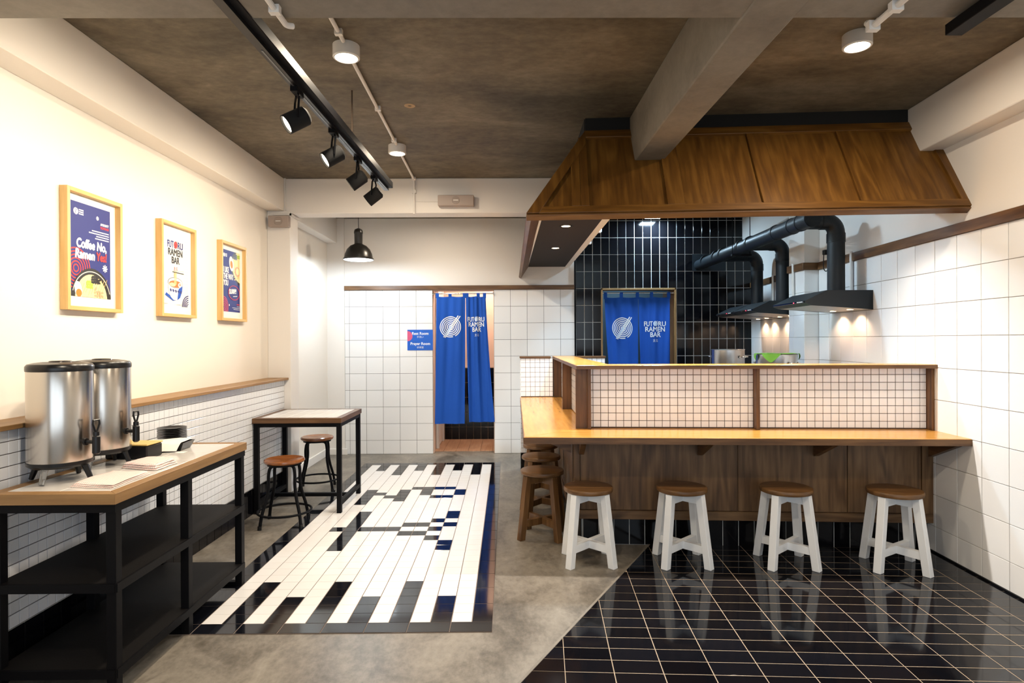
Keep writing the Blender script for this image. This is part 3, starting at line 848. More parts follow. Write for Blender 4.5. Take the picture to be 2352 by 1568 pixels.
MB().prism(xy(lo + Vector((-0.003, -0.003, 0)), K(UE - 0.002, 0.297), K(UE - 0.002, 0.3005), lo), RZ1 - 0.001, 1.190).build('ledge_edge', 'wood_dark_X', ct)
MB().prism(xy(lo + Vector((-0.003, -0.003, 0)), lo, LF(0.335, TEND), LF(0.332, TEND)), RZ1 - 0.001, 1.190).build('ledge_edge', 'wood_dark_Y', ct)

# half wall closing the counter at the back
hw = MB().box(0.140, 1.005, 6.210, 6.330, 0, 1.172)
hwo = struct('wall_counter_end', hw, 'grout_dark', 'low white mosaic wall closing the counter before the back wall')
fh = frame((0, 6.2105, 0), (1, 0, 0), ZV)
hr = [0.775 + 0.006, 0.83] + [0.83 + 0.0492 * k for k in range(1, 7)] + [1.172]
lay_tiles(hwo, fh, cells_of(cuts(0.138, 0.47, 0.188, 0.0492), hr, 0.003, 0.003, 'tile_mosaic') + cells_of(cuts(0.60, 1.006, 0.62, 0.0502), hr, 0.003, 0.003, 'tile_mosaic'), t=0.005)
fh2 = frame((0.1405, 0, 0), (0, -1, 0), ZV)
lay_tiles(hwo, fh2, cells_of([-6.33, -6.268, -6.206], [0.205 + 0.0501 * k for k in range(20)], 0.003, 0.003, 'tile_mosaic'), t=0.005)
lay_tiles(hwo, fh2, cells_of([-6.33, -6.206], [0, 0.2], 0.004, 0.003, 'tile_black') , t=0.006, name='black_tile')
lay_tiles(hwo, fh, cells_of([0.138, 0.24, 0.34, 0.44], [0, 0.2], 0.004, 0.003, 'tile_black'), t=0.006, name='black_tile')
lay_tiles(hwo, fh, cells_of(cuts(0.138, 0.44, 0.188, 0.0502), [0.203 + 0.0501 * k for k in range(11)], 0.003, 0.003, 'tile_mosaic'), t=0.005, limit=10)
trim(MB().box(0.130, 0.448, 6.195, 6.34, 1.172, 1.190), 'wood_dark_X', 'dark wooden cap on the low wall left of the ledge')
trim(MB().box(0.66, 1.012, 6.195, 6.34, 1.172, 1.190), 'wood_dark_X', 'dark wooden cap on the low wall right of the ledge')

# ================================================================== wooden canopy above the counter
hd = thing('canopy', 'brown wooden canopy with framed sloping panels hanging over the counter', 'canopy', (0, 0, 0))
HZ0, HZ1 = 2.118, 2.736
HV0, HV1 = 0.02, 0.40
SL = Vector((0, HV1 - HV0, HZ1 - HZ0)); WL = SL.length; SD = SL / WL
SN = Vector((0, -SD.z, SD.y))               # outward normal in (v, z)
def H(u, w, n=0.0):
    return K(u, HV0 + SD.y * w + SN.y * n, HZ0 + SD.z * w + SN.z * n)
HF = frame(H(0, 0), (KC, KS, 0), H(0, 1) - H(0, 0))
def slab(pts, n0, n1, name, mat, bev=0.0015):
    mb = MB().prism(pts, n0, n1)
    return link(name, mb.mesh(name, mat, False, bev), hd, HF)
UR = 2.60
u_hip = lambda w: 0.020 + (0.397 - 0.020) * w / WL
slab([(0.02, 0), (UR, 0), (2.56, WL), (0.397, WL)], -0.030, -0.012, 'backing', 'wood_hood_X', 0)
PAN = [(0.402, 0.869), (0.971, 1.429), (1.536, 1.990), (2.118, 2.556)]
for i, (p0, p1) in enumerate(PAN):
    slab([(p0 - 0.01, 0.04), (p1 + 0.01, 0.04), (p1 + 0.0, 0.67), (p0 - 0.01, 0.67)], -0.012, -0.008, 'panel', 'wood_hood_Y', 0)
slab([(0.09, 0.04), (0.305, 0.04), (0.305, 0.44)], -0.012, -0.008, 'panel', 'wood_hood_Y', 0)
for s0, s1 in ((0.296, 0.350), (0.351, 0.402), (0.869, 0.971), (1.429, 1.536), (1.990, 2.118)):
    w1 = 0.66 if s0 > 0.36 else (0.66 if s0 > 0.3 else 0.55)
    slab([(s0, 0.052), (s1, 0.052), (s1, w1), (s0, w1)], -0.012, 0.010, 'stile', 'wood_hood_Y')
slab([(2.556, 0.052), (2.60, 0.052), (2.60, 0.70), (2.53, 0.70)], -0.012, 0.010, 'stile', 'wood_hood_Y')
slab([(0.06, 0.0), (UR, 0.0), (UR, 0.052), (0.09, 0.052)], -0.012, 0.011, 'bottom_rail', 'wood_hood_X')
slab([(0.385, 0.660), (2.56, 0.660), (2.56, WL), (0.397, WL)], -0.012, 0.011, 'top_rail', 'wood_hood_X')
slab([(0.020, 0.0), (0.098, 0.0), (0.098 + 0.300, 0.60), (0.397, WL)], -0.012, 0.0125, 'hip_rail', 'wood_hood_Y')
slab([(0.020, -0.012), (UR, -0.012), (UR, 0.0), (0.020, 0.0)], -0.045, 0.0, 'fascia', 'wood_dark_X')
slab([(0.05, -0.006), (UR, -0.006), (UR, 0.05), (0.05, 0.05)], -0.045, -0.030, 'fascia', 'wood_dark_X')
# left skirt running to the back wall
b0, t0 = H(0.02, 0.0), H(0.397, WL)
yb_ = YB - 0.002
lb, lt = Vector((0.146, yb_, HZ0)), Vector((0.56, yb_, HZ1))
def lsk(a, b, c, d_, th, name, mat):
    n = (b - a).cross(d_ - a).normalized() * th
    mb = MB(); mb.add([a, b, c, d_, a + n, b + n, c + n, d_ + n], [(0, 1, 2, 3), (7, 6, 5, 4), (0, 4, 5, 1), (1, 5, 6, 2), (2, 6, 7, 3), (3, 7, 4, 0)])
    return mb.build(name, mat, hd)
o_ = lsk(b0, lb, lt, t0, 0.030, 'left_skirt', 'wood_hood_Y')
# inner face board under the left skirt with white edge bead
ib0 = H(0.045, -0.012, -0.045); ib1 = Vector((0.172, yb_, HZ0 - 0.02))
MB().add([b0 + Vector((0.002, 0, -0.008)), lb + Vector((0.002, 0, -0.008)), ib1, ib0], [(0, 1, 2, 3)]).build('left_lower_edge', 'wood_dark_Y', hd)
SZ = 2.238
MB().add([ib0, ib1, Vector((0.250, yb_, SZ)), Vector((0.235, 3.80, SZ))], [(0, 1, 2, 3)]).build('left_inner_board', 'wood_dark_Y', hd)
MB().box(0.240, 0.256, 3.86, yb_, SZ - 0.006, SZ + 0.004).build('edge_bead', 'paint_white', hd)
# dark soffit with downlights, white lip, upper black box
sof = MB().prism([(0.25, 3.86), (0.70, 3.86), (0.704, yb_), (0.252, yb_)], SZ, SZ + 0.02)
sof.build('soffit', 'soffit_dark', hd)
MB(K).box(0.16, UE - 0.01, 0.150, 0.46, SZ, SZ + 0.02).build('soffit', 'soffit_dark', hd)
MB().box(0.70, 0.757, 4.15, yb_, SZ + 0.0, CEIL).build('inner_board', 'plaster_white', hd)
MB(K).box(0.62, UE - 0.01, 0.46, 0.50, SZ, CEIL).build('inner_board', 'plaster_white', hd)
MB(K).box(0.40, 0.72, HV1, HV1 + 0.03, HZ1 - 0.02, CEIL).build('top_box', 'matte_black', hd)
MB(K).box(0.90, 2.47, HV1, HV1 + 0.03, HZ1 - 0.02, CEIL).build('top_box', 'matte_black', hd)
MB().prism([(0.522, 4.03), (0.545, 4.03), (0.575, yb_), (0.552, yb_)], HZ1 - 0.02, CEIL).build('top_box', 'matte_black', hd)

def downlight(loc, label, group, power=16, color=(1.0, 0.94, 0.87), spot=125):
    t = thing('downlight', label, 'downlight', loc, group=group)
    MB().lathe([(0.034, 0.001), (0.034, -0.001), (0.050, -0.003), (0.050, 0.0)], (0, 0, 0), 24, cap=False).build('trim_ring', 'metal_black', t, smooth=True)
    MB().lathe([(0.0345, -0.0008), (0.001, -0.0045)], (0, 0, 0), 24, cap=False).build('lens', 'lens_orange', t)
    lamp('SPOT', 'downlight_bulb', (0, 0, -0.02), power, color, t, 0.03, spot, 0.5, (0, 0, -1))
    return t
DLP = 60
downlight((0.461, 4.687, SZ), 'small recessed downlight in the dark canopy soffit, nearer to the wooden panels', 'canopy downlights', DLP)
downlight((0.469, 5.802, SZ), 'small recessed downlight in the dark canopy soffit, nearer to the back wall', 'canopy downlights', DLP)
for u, pw, lb in ((0.42, 1.0, 'next to the canopy corner'), (0.98, 1.0, 'left of the middle rail post'), (1.54, 1.0, 'above the middle rail post'), (2.06, 0.40, 'nearest the right wall')):
    downlight(tuple(K(u, 0.285, SZ)), 'recessed downlight behind the front edge of the canopy, ' + lb, 'canopy downlights', DLP * pw)

# ================================================================== wooden bar stools (two crossed A-frames)
def copy_thing(root, loc, rz, label):
    r = root.copy(); COL.objects.link(r); r.location = loc; r.rotation_euler = (0, 0, rz); r['label'] = label
    for ch in list(root.children):
        c = ch.copy(); COL.objects.link(c); c.parent = r
        for g in list(ch.children):
            d_ = g.copy(); COL.objects.link(d_); d_.parent = c
    return r

def bar_stool(name, label, group, mat_leg, loc, rz):
    t = thing(name, label, 'stool', loc, rz, group)
    MB().lathe([(0.0, 0.430), (0.140, 0.430), (0.149, 0.434), (0.151, 0.441), (0.151, 0.453), (0.147, 0.459), (0.139, 0.4605), (0.0, 0.4605)], seg=44, cap=False).build('seat', 'wood_stool_X', t, smooth=True)
    hs = 0.0212
    for q in range(4):
        a = R(45 + 90 * q); dx, dy = math.cos(a), math.sin(a); ex, ey = -dy, dx
        def P(r, e, z): return (dx * r + ex * e, dy * r + ey * e, z)
        b = [P(0.180 - hs, -hs, 0), P(0.180 + hs, -hs, 0), P(0.180 + hs, hs, 0), P(0.180 - hs, hs, 0)]
        tp = [P(0.122 - hs, -hs, 0.430), P(0.122 + hs, -hs, 0.430), P(0.122 + hs, hs, 0.430), P(0.122 - hs, hs, 0.430)]
        MB().hexa(b, tp).build('leg', mat_leg, t, bevel=0.002)
    for q in range(2):
        a = R(45 + 90 * q); dx, dy = math.cos(a), math.sin(a); ex, ey = -dy, dx
        def P(r, e, z): return (dx * r + ex * e, dy * r + ey * e, z)
        for nm, r, z0, z1, h in (('apron', 0.115, 0.374, 0.4295, 0.0150), ('stretcher', 0.160, 0.086, 0.131, 0.0155)):
            zz = 0.0004 * q
            MB().hexa([P(-r, -h, z0), P(r, -h, z0), P(r, h, z0), P(-r, h, z0)], [P(-r, -h, z1 - zz), P(r, -h, z1 - zz), P(r, h, z1 - zz), P(-r, h, z1 - zz)]).build(nm, mat_leg, t)
    return t
ws = bar_stool('bar_stool', 'white-legged stool with brown seat standing on the grey concrete', 'white-legged stools at the counter', 'paint_white', (0.495, 3.715, 0.0), 0)
copy_thing(ws, (1.060, 3.680, 0.0042), R(-2), 'white-legged stool with brown seat on black tiles beside the concrete edge')
copy_thing(ws, (1.682, 3.645, 0.0042), R(-4), 'third white-legged stool with brown seat, between two others on the black tiles')
copy_thing(ws, (2.292, 3.568, 0.0042), R(-14), 'white-legged stool with brown seat nearest the white tiled wall')
bs = bar_stool('bar_stool', 'all-brown wooden stool nearest the corner of the counter', 'brown stools along the counter side', 'wood_stool_Z', (0.240, 4.205, 0.0), R(-12))
copy_thing(bs, (0.262, 4.725, 0.0), R(6), 'all-brown wooden stool in the middle of the row of three')
copy_thing(bs, (0.285, 5.230, 0.0), R(-4), 'all-brown wooden stool furthest back, nearest the low mosaic wall')

# ================================================================== black steel stools with dished seats
def metal_stool(label, loc, rz):
    t = thing('metal_stool', label, 'stool', loc, rz, 'black steel stools at the small table')
    MB().lathe([(0.0, 0.452), (0.118, 0.452), (0.138, 0.458), (0.1465, 0.468), (0.144, 0.480), (0.134, 0.4855), (0.105, 0.480), (0.06, 0.474), (0.0, 0.472)], seg=48, cap=False).build('seat', 'wood_seat_red', t, smooth=True)
    MB().lathe([(0.100, 0.4525), (0.122, 0.4525), (0.122, 0.440), (0.100, 0.440), (0.100, 0.4525)], seg=36, cap=False).build('seat_ring', 'metal_black', t, smooth=True)
    for q in range(4):
        a = R(45 + 90 * q); dx, dy = math.cos(a), math.sin(a)
        prof = [(0.060, 0.441), (0.118, 0.441), (0.132, 0.380), (0.128, 0.300), (0.145, 0.215), (0.183, 0.110), (0.196, 0.050), (0.203, 0.0)]
        pth = rounded([(dx * r, dy * r, z) for r, z in prof], 0.045, 5)
        lg = MB().tube(pth, 0.0115, 12).build('leg', 'metal_black', t, smooth=True)
        MB().tube([(dx * 0.2015, dy * 0.2015, 0.028), (dx * 0.203, dy * 0.203, 0.0)], 0.0145, 12).build('foot_cap', 'plastic_black', lg, smooth=True)
    MB().torus((0, 0, 0.098), 0.190, 0.0085, 44, 10).build('foot_ring', 'metal_black', t, smooth=True)
    return t
s1 = metal_stool('black steel stool with glossy red-brown seat in front of the small table', (-1.665, 4.53, 0.0), R(8))
copy_thing(s1, (-1.748, 5.575, 0.0), R(12), 'black steel stool with red-brown seat behind the small table')

# ================================================================== tables with tiled tops
def tiled_top(t, x0, x1, y0, y1, z0, z1, wood_name, edge, tx, ty, gr=0.002):
    MB().box(x0 + edge, x1 - edge, y0 + edge, y1 - edge, z0 + 0.004, z1 - 0.005).build('tile_bed', 'grout_mat', t)
    for nm, p, m in (('edge_board', [(x0, y0), (x1, y0), (x1 - edge, y0 + edge), (x0 + edge, y0 + edge)], wood_name + '_X'),
                     ('edge_board', [(x1, y1), (x0, y1), (x0 + edge, y1 - edge), (x1 - edge, y1 - edge)], wood_name + '_X'),
                     ('edge_board', [(x0, y1), (x0, y0), (x0 + edge, y0 + edge), (x0 + edge, y1 - edge)], wood_name + '_Y'),
                     ('edge_board', [(x1, y0), (x1, y1), (x1 - edge, y1 - edge), (x1 - edge, y0 + edge)], wood_name + '_Y')):
        MB().prism(p, z0, z1).build(nm, m, t, bevel=0.0015)
    lay_tiles(t, frame((0, 0, z1 - 0.0055), (1, 0, 0), (0, 1, 0)), cells_of(cuts(x0 + edge + 0.001, x1 - edge - 0.001, x0 + edge + 0.001, tx), cuts(y0 + edge + 0.001, y1 - edge - 0.001, y0 + edge + 0.001, ty), gr, gr, 'tile_floor_white'), t=0.005, wob=0.0001)

# service table along the half wall
TX0, TX1, TY0, TY1, TZ = -1.960, -1.472, 2.280, 3.430, 0.790
sv = thing('service_table', 'long wood-edged white tiled side table on a black steel frame', 'table')
tiled_top(sv, TX0, TX1, TY0, TY1, TZ - 0.042, TZ, 'wood_oak', 0.046, 0.2, 0.2)
LZ = TZ - 0.042
for y in (2.295, 2.815, 3.375):
    for x in (TX0 + 0.008, TX1 - 0.046):
        MB().box(x, x + 0.038, y, y + 0.038, 0, LZ - 0.03).build('leg', 'metal_black', sv, bevel=0.002)
for y in (2.295, 2.815, 3.375):
    MB().box(TX0 + 0.046, TX1 - 0.046, y + 0.002, y + 0.034, 0.0, 0.022).build('foot_bar', 'metal_black', sv)
fr = MB().box(TX0 + 0.006, TX1 - 0.006, TY0 + 0.010, TY0 + 0.048, LZ - 0.032, LZ).box(TX0 + 0.006, TX1 - 0.006, TY1 - 0.048, TY1 - 0.010, LZ - 0.032, LZ)
fr.box(TX1 - 0.046, TX1 - 0.006, TY0 + 0.048, TY1 - 0.048, LZ - 0.032, LZ).box(TX0 + 0.006, TX0 + 0.046, TY0 + 0.048, TY1 - 0.048, LZ - 0.032, LZ)
fr.build('top_frame', 'metal_black', sv)
for z in (0.446, 0.122):
    sh = MB().box(TX0 + 0.02, TX1 - 0.012, TY0 + 0.018, TY1 - 0.022, z - 0.016, z).build('shelf', 'shelf_black', sv)
    MB().box(TX1 - 0.012, TX1 - 0.004, TY0 + 0.018, TY1 - 0.022, z - 0.034, z - 0.001).build('shelf_rail', 'metal_black', sh)
    MB().box(TX0 + 0.02, TX1 - 0.012, TY0 + 0.010, TY0 + 0.018, z - 0.034, z - 0.001).build('shelf_rail', 'metal_black', sh)

# small dining table
SX0, SX1, SY0, SY1, SZT = -1.998, -1.302, 4.752, 5.420, 0.755
st_ = thing('dining_table', 'small square white tiled table with brown edge and black steel legs', 'table')
tiled_top(st_, SX0, SX1, SY0, SY1, SZT - 0.040, SZT, 'wood_dark', 0.048, 0.1, 0.2)
for x in (SX0 + 0.004, SX1 - 0.044):
    for y in (SY0 + 0.016, SY1 - 0.044):
        MB().box(x, x + 0.036, y, y + 0.036, 0.0045, SZT - 0.040).build('leg', 'metal_black', st_, bevel=0.002)
    MB().box(x + 0.002, x + 0.034, SY0 + 0.052, SY1 - 0.044, 0.062, 0.094).build('side_bar', 'metal_black', st_)
MB().box(SX0 + 0.04, SX1 - 0.044, 5.06, 5.092, 0.064, 0.092).build('cross_bar', 'metal_black', st_)
fr = MB().box(SX0 + 0.04, SX1 - 0.044, SY0 + 0.018, SY0 + 0.05, SZT - 0.072, SZT - 0.040).box(SX0 + 0.04, SX1 - 0.044, SY1 - 0.042, SY1 - 0.010, SZT - 0.072, SZT - 0.040)
fr.box(SX1 - 0.042, SX1 - 0.010, SY0 + 0.052, SY1 - 0.044, SZT - 0.072, SZT - 0.040).box(SX0 + 0.006, SX0 + 0.038, SY0 + 0.052, SY1 - 0.044, SZT - 0.072, SZT - 0.040)
fr.build('top_frame', 'metal_black', st_)

# ================================================================== things on the service table
def urn(label, x, y, rz, r=0.115):
    t = thing('drink_urn', label, 'drink dispenser', (x, y, TZ + 0.0002), rz, 'steel drink urns on the side table')
    zb = 0.082
    MB().lathe([(r * 0.99, zb), (r, zb + 0.004), (r, 0.452), (r * 0.985, 0.456)], seg=64).build('body', 'steel', t, smooth=True)
    MB().lathe([(r * 0.90, zb - 0.022), (r * 1.01, zb - 0.012), (r * 1.015, zb + 0.001), (r * 0.98, zb + 0.001)], seg=48).build('base_ring', 'plastic_black', t, smooth=True)
    ld = MB().lathe([(r * 1.015, 0.450), (r * 1.025, 0.458), (r * 1.02, 0.470), (r * 0.96, 0.479), (r * 0.80, 0.484), (r * 0.62, 0.487), (r * 0.60, 0.482), (0.0, 0.482)], seg=48).build('lid', 'plastic_black', t, smooth=True)
    MB().torus((0, 0, 0.486), r * 0.30, 0.006, 28, 8).build('lid_grip', 'plastic_black', ld, smooth=True)
    for k in range(4):
        a = R(-78 + 90 * k); dx, dy = math.cos(a), math.sin(a)
        MB().tube([(dx * r * 0.80, dy * r * 0.80, zb - 0.014), (dx * r * 1.02, dy * r * 1.02, 0.0035)], [0.013, 0.0095], 8).build('leg', 'plastic_black' if k != 0 else 'clear_plastic', t)
    tp = MB().tube([(r - 0.004, 0, 0.158), (r + 0.040, 0, 0.158)], 0.0085, 14).build('tap', 'plastic_black', t, smooth=True)
    MB().lathe([(0.016, 0.0), (0.014, 0.006)], (r - 0.001, 0, 0.158), 20, (1, 0, 0)).build('tap_washer', 'plastic_black', tp, smooth=True)
    MB().lathe([(0.009, 0.108), (0.0145, 0.114), (0.0145, 0.180), (0.0115, 0.184), (0.0115, 0.200), (0.007, 0.202)], (r + 0.048, 0, 0), 20).build('tap_barrel', 'plastic_black', tp, smooth=True)
    hx = r + 0.048
    MB().tube([(hx, 0.004, 0.200), (hx, 0.017, 0.232), (hx, 0.015, 0.248), (hx, -0.015, 0.248), (hx, -0.017, 0.232), (hx, -0.004, 0.200)], 0.0042, 8).build('tap_handle', 'plastic_black', tp, smooth=True)
    return t
u1 = urn('steel drink urn with black lid standing nearer, in front', -1.852, 2.525, R(-8))
copy_thing(u1, (-1.874, 2.815, TZ + 0.0002), R(-4), 'steel drink urn with black lid standing behind, beside the black box')
# stacked dark plates
pm_ = MB().lathe([(0.0, 0.0), (0.042, 0.0), (0.046, 0.002), (0.073, 0.0095), (0.0735, 0.011), (0.070, 0.0112), (0.044, 0.0045), (0.0, 0.004)], seg=40, cap=False).mesh('dish', 'plastic_black', smooth=True)
ORD = ['lowest', 'second from the bottom', 'third from the bottom', 'fourth from the bottom', 'fifth from the bottom', 'sixth, in the middle', 'fifth from the top', 'fourth from the top', 'third from the top', 'second from the top', 'topmost']
for k in range(11):
    o = link('dish', pm_)
    o.location = (-1.845 + random.uniform(-0.001, 0.001), 3.345 + random.uniform(-0.001, 0.001), TZ + 0.0088 * k)
    props(o, 'small round black dish of the stack on the tiled table, ' + ORD[k], 'dish', 'stack of black dishes')
# chopstick box
bx_ = thing('cutlery_box', 'black box with flat bamboo lid behind the checked cloths', 'box', (-1.845, 3.005, TZ), R(-2))
MB().box(-0.105, 0.105, -0.062, 0.062, 0, 0.066).build('body', 'plastic_black', bx_, bevel=0.006)
MB().box(-0.107, 0.107, -0.064, 0.064, 0.066, 0.073).build('lid', 'bamboo', bx_, bevel=0.002)
# tray with paper
ty_ = thing('paper_tray', 'shallow black tray covered with a sheet of white paper', 'tray', (-1.79, 3.212, TZ), R(4))
MB().add([(-0.085, -0.055, 0), (0.085, -0.055, 0), (0.085, 0.055, 0), (-0.085, 0.055, 0), (-0.105, -0.07, 0.042), (0.105, -0.07, 0.042), (0.105, 0.07, 0.042), (-0.105, 0.07, 0.042),
          (-0.099, -0.064, 0.042), (0.099, -0.064, 0.042), (0.099, 0.064, 0.042), (-0.099, 0.064, 0.042), (-0.081, -0.051, 0.004), (0.081, -0.051, 0.004), (0.081, 0.051, 0.004), (-0.081, 0.051, 0.004)],
         [(3, 2, 1, 0)] + [(i, (i + 1) % 4, 4 + (i + 1) % 4, 4 + i) for i in range(4)] + [(4 + i, 4 + (i + 1) % 4, 8 + (i + 1) % 4, 8 + i) for i in range(4)] + [(8 + i, 8 + (i + 1) % 4, 12 + (i + 1) % 4, 12 + i) for i in range(4)] + [(12, 13, 14, 15)]).build('tray_body', 'plastic_black', ty_)
def paper(a, b):
    x = -0.112 + 0.205 * a; y = -0.118 + 0.188 * b
    z = 0.047 + 0.004 * math.sin(5 * a + 1) * math.sin(4 * b)
    if y < -0.066:
        q = min(1, (-0.066 - y) / 0.06); z = 0.046 - 0.042 * q ** 1.2
    return (x, y, max(z, 0.002))
MB().grid(paper, 16, 20).build('paper_sheet', 'paper_white', ty_, smooth=True)
MB().box(0.02, 0.13, -0.128, -0.075, 0.0006, 0.0016).build('paper_slip', 'paper_white', ty_)
# folded checked cloths
def cloth(label, pts, z, h, seed):
    t = thing('dish_cloth', label, 'cloth', (0, 0, 0), group='folded checked cloths')
    P = [Vector((*p, 0)) for p in pts]
    rnd = random.Random(seed); ph = rnd.uniform(0, 6)
    for k in range(3):
        zz = z + 0.001 + h * k / 3; sh = 0.010 * k
        def fn(a, b, top=True):
            p = (P[0] * (1 - a) + P[1] * a) * (1 - b) + (P[3] * (1 - a) + P[2] * a) * b
            cx = sum(P, Vector()) / 4
            p = cx + (p - cx) * (1 - 0.05 * k)
            e = min(a, 1 - a, b, 1 - b)
            z_ = zz + (h / 3 - 0.0008) * min(1, e / 0.04) + 0.0016 * (k + 1) * math.sin(4 * a + ph) * math.sin(3 * b + ph)
            return (p.x + 0.003 * math.sin(9 * b + ph), p.y + 0.003 * math.sin(8 * a + ph), max(z_, z + 0.0008) if e > 0 else zz)
        mb = MB().grid(fn, 18, 18)
        mb.build('fold', 'cloth_check', t, smooth=True)
    return t
cloth('pink checked cloth folded flat at the near corner of the table', [(-1.722, 2.385), (-1.530, 2.355), (-1.540, 2.63), (-1.722, 2.655)], TZ, 0.014, 1)
cloth('pink checked cloth folded on top of the other cloth beside the box', [(-1.738, 2.735), (-1.550, 2.680), (-1.545, 2.845), (-1.725, 2.895)], TZ + 0.001, 0.026, 2)

# ================================================================== framed posters
def poster(label, y0, y1, draw):
    z0, z1 = 1.517, 2.116
    yc = (y0 + y1) / 2
    t = thing('framed_poster', label, 'framed poster', (-2.15, yc, z0), group='posters on the cream wall')
    w, h, dp, bw = y1 - y0, z1 - z0, 0.040, 0.020
    # local: x out of the wall, y along, z up
    hw_ = w / 2
    for nm, b, m in (('frame_side', (0.0, dp, -hw_, -hw_ + bw, 0, h), 'wood_pine_Z'), ('frame_side', (0.0, dp, hw_ - bw, hw_, 0, h), 'wood_pine_Z'),
                     ('frame_rail', (0.0, dp, -hw_ + bw, hw_ - bw, 0, bw), 'wood_pine_Y'), ('frame_rail', (0.0, dp, -hw_ + bw, hw_ - bw, h - bw, h), 'wood_pine_Y')):
        MB().box(*b).build(nm, m, t, bevel=0.001)
    MB().box(0.004, 0.010, -hw_ + bw - 0.002, hw_ - bw + 0.002, bw - 0.002, h - bw + 0.002).build('mount', 'paper_white', t)
    pw, ph_ = 0.296, 0.472
    zc = 0.071
    art = Art(lambda x, y, d_: (0.0102 + d_, x - pw / 2, zc + y), (0, pw, 0, ph_), 0.00004)
    draw(art, pw, ph_)
    art.build('print', t)
    return t

def mini_logo(a, x, y, s, mat='print_white'):
    a.ell(x + 0.5 * s, y, 0.5 * s, 0.5 * s, mat)
    a.bar(x + 0.30 * s, y - 0.5 * s, x + 0.62 * s, y + 0.5 * s, 0.09 * s, 'ink_navy')
    for k in range(3):
        a.rect(x + 1.1 * s, x + 2.1 * s, y + 0.22 * s - 0.3 * s * k, y + 0.40 * s - 0.3 * s * k, mat)

def draw1(a, w, h):
    a.rect(0, w, 0, h, 'ink_navy')
    mini_logo(a, 0.020, h - 0.048, 0.034)
    a.star(0.196, h - 0.055, 0.011, 'print_white')
    a.text('AMBIGUITY', w - 0.012, h - 0.088, 0.017, 'print_white', 0.0008, 0.75, align='RIGHT')
    a.text('TOPPINGS', w - 0.012, h - 0.106, 0.017, 'ink_red', 0.0008, 0.85, align='RIGHT')
    for k, l in enumerate((0.132, 0.155, 0.100, 0.108)):
        a.rect(w - 0.012 - l, w - 0.012, h - 0.128 - 0.0125 * k, h - 0.1225 - 0.0125 * k, 'print_white')
    for k in range(6):
        a.ring(0.034, 0.140, 0.014 + 0.0165 * k, 0.021 + 0.0165 * k, 'ink_red')
    a.text('Coffee No,', 0.040, 0.248, 0.064, 'print_white', 0.0030, 1, 0.12, width=0.222)
    a.text('Ramen', 0.030, 0.194, 0.064, 'print_white', 0.0030, 1, 0.12, width=0.140)
    a.text('Yes!', 0.186, 0.196, 0.060, 'ink_red', 0.0026, 1, 0.10, width=0.076)
    a.star(w - 0.046, 0.160, 0.020, 'print_white')
    a.ell(w * 0.50, -0.01, 0.150, 0.160, 'ink_black')
    a.ring(w * 0.50, -0.01, 0.140, 0.145, 'ink_grey', 15, 165, sx=1.0)
    a.ell(w * 0.49, -0.02, 0.122, 0.138, 'ink_noodle')
    for k in range(9):
        a.bar(0.06 + 0.02 * k, 0.01 + 0.007 * (k % 3), 0.09 + 0.022 * k, 0.07 + 0.004 * k, 0.0028, 'bamboo')
    a.ell(0.048, 0.034, 0.026, 0.042, 'paper_white', 0.2)
    a.ell(0.052, 0.018, 0.021, 0.020, 'ink_orange')
    for k in range(12):
        a.ell(0.112 + 0.012 * (k % 4), 0.052 + 0.013 * (k // 4), 0.009, 0.006, 'ink_green', 0.5 * k)
    for k in range(14):
        a.ell(0.150 + 0.013 * (k % 5), 0.080 + 0.013 * (k // 5), 0.010, 0.006, 'ink_black', 0.7 * k)
    for k in range(9):
        a.ell(0.176 + 0.016 * (k % 4), 0.012 + 0.018 * (k // 4), 0.011, 0.006, 'ink_meat', 0.9 * k)

def title(a, cx, y, h, m1, m2, m3, m4, sx=1.0, pitch=1.14):
    """three-line shop title (cap height h, baseline y of the first line) with a crossed disc for the second vowel"""
    s_ = h / 0.70
    def fit(txt, x0, x1, yy, m):
        a.text(txt, cx + sx * h * x0, yy, s_, m, 0.020 * s_, width=sx * h * (x1 - x0))
    fit('FUT', -2.28, -0.52, y, m1)
    a.ell(cx + 0.10 * sx * h, y + 0.5 * h, 0.53 * sx * h, 0.54 * h, m3)
    a.bar(cx - 0.26 * sx * h, y - 0.03 * h, cx + 0.56 * sx * h, y + 1.10 * h, 0.08 * h, m2)
    fit('RU', 0.74, 2.27, y, m1)
    fit('RAMEN', -2.06, 2.08, y - pitch * h, m2)
    fit('BAR', -1.06, 1.19, y - 2 * pitch * h, m2)
    a.text('\u592a\u308b', cx + 0.02 * h, y - 2.90 * pitch * h, 0.72 * h, m4, 0.0, width=1.13 * h * sx, center=True)

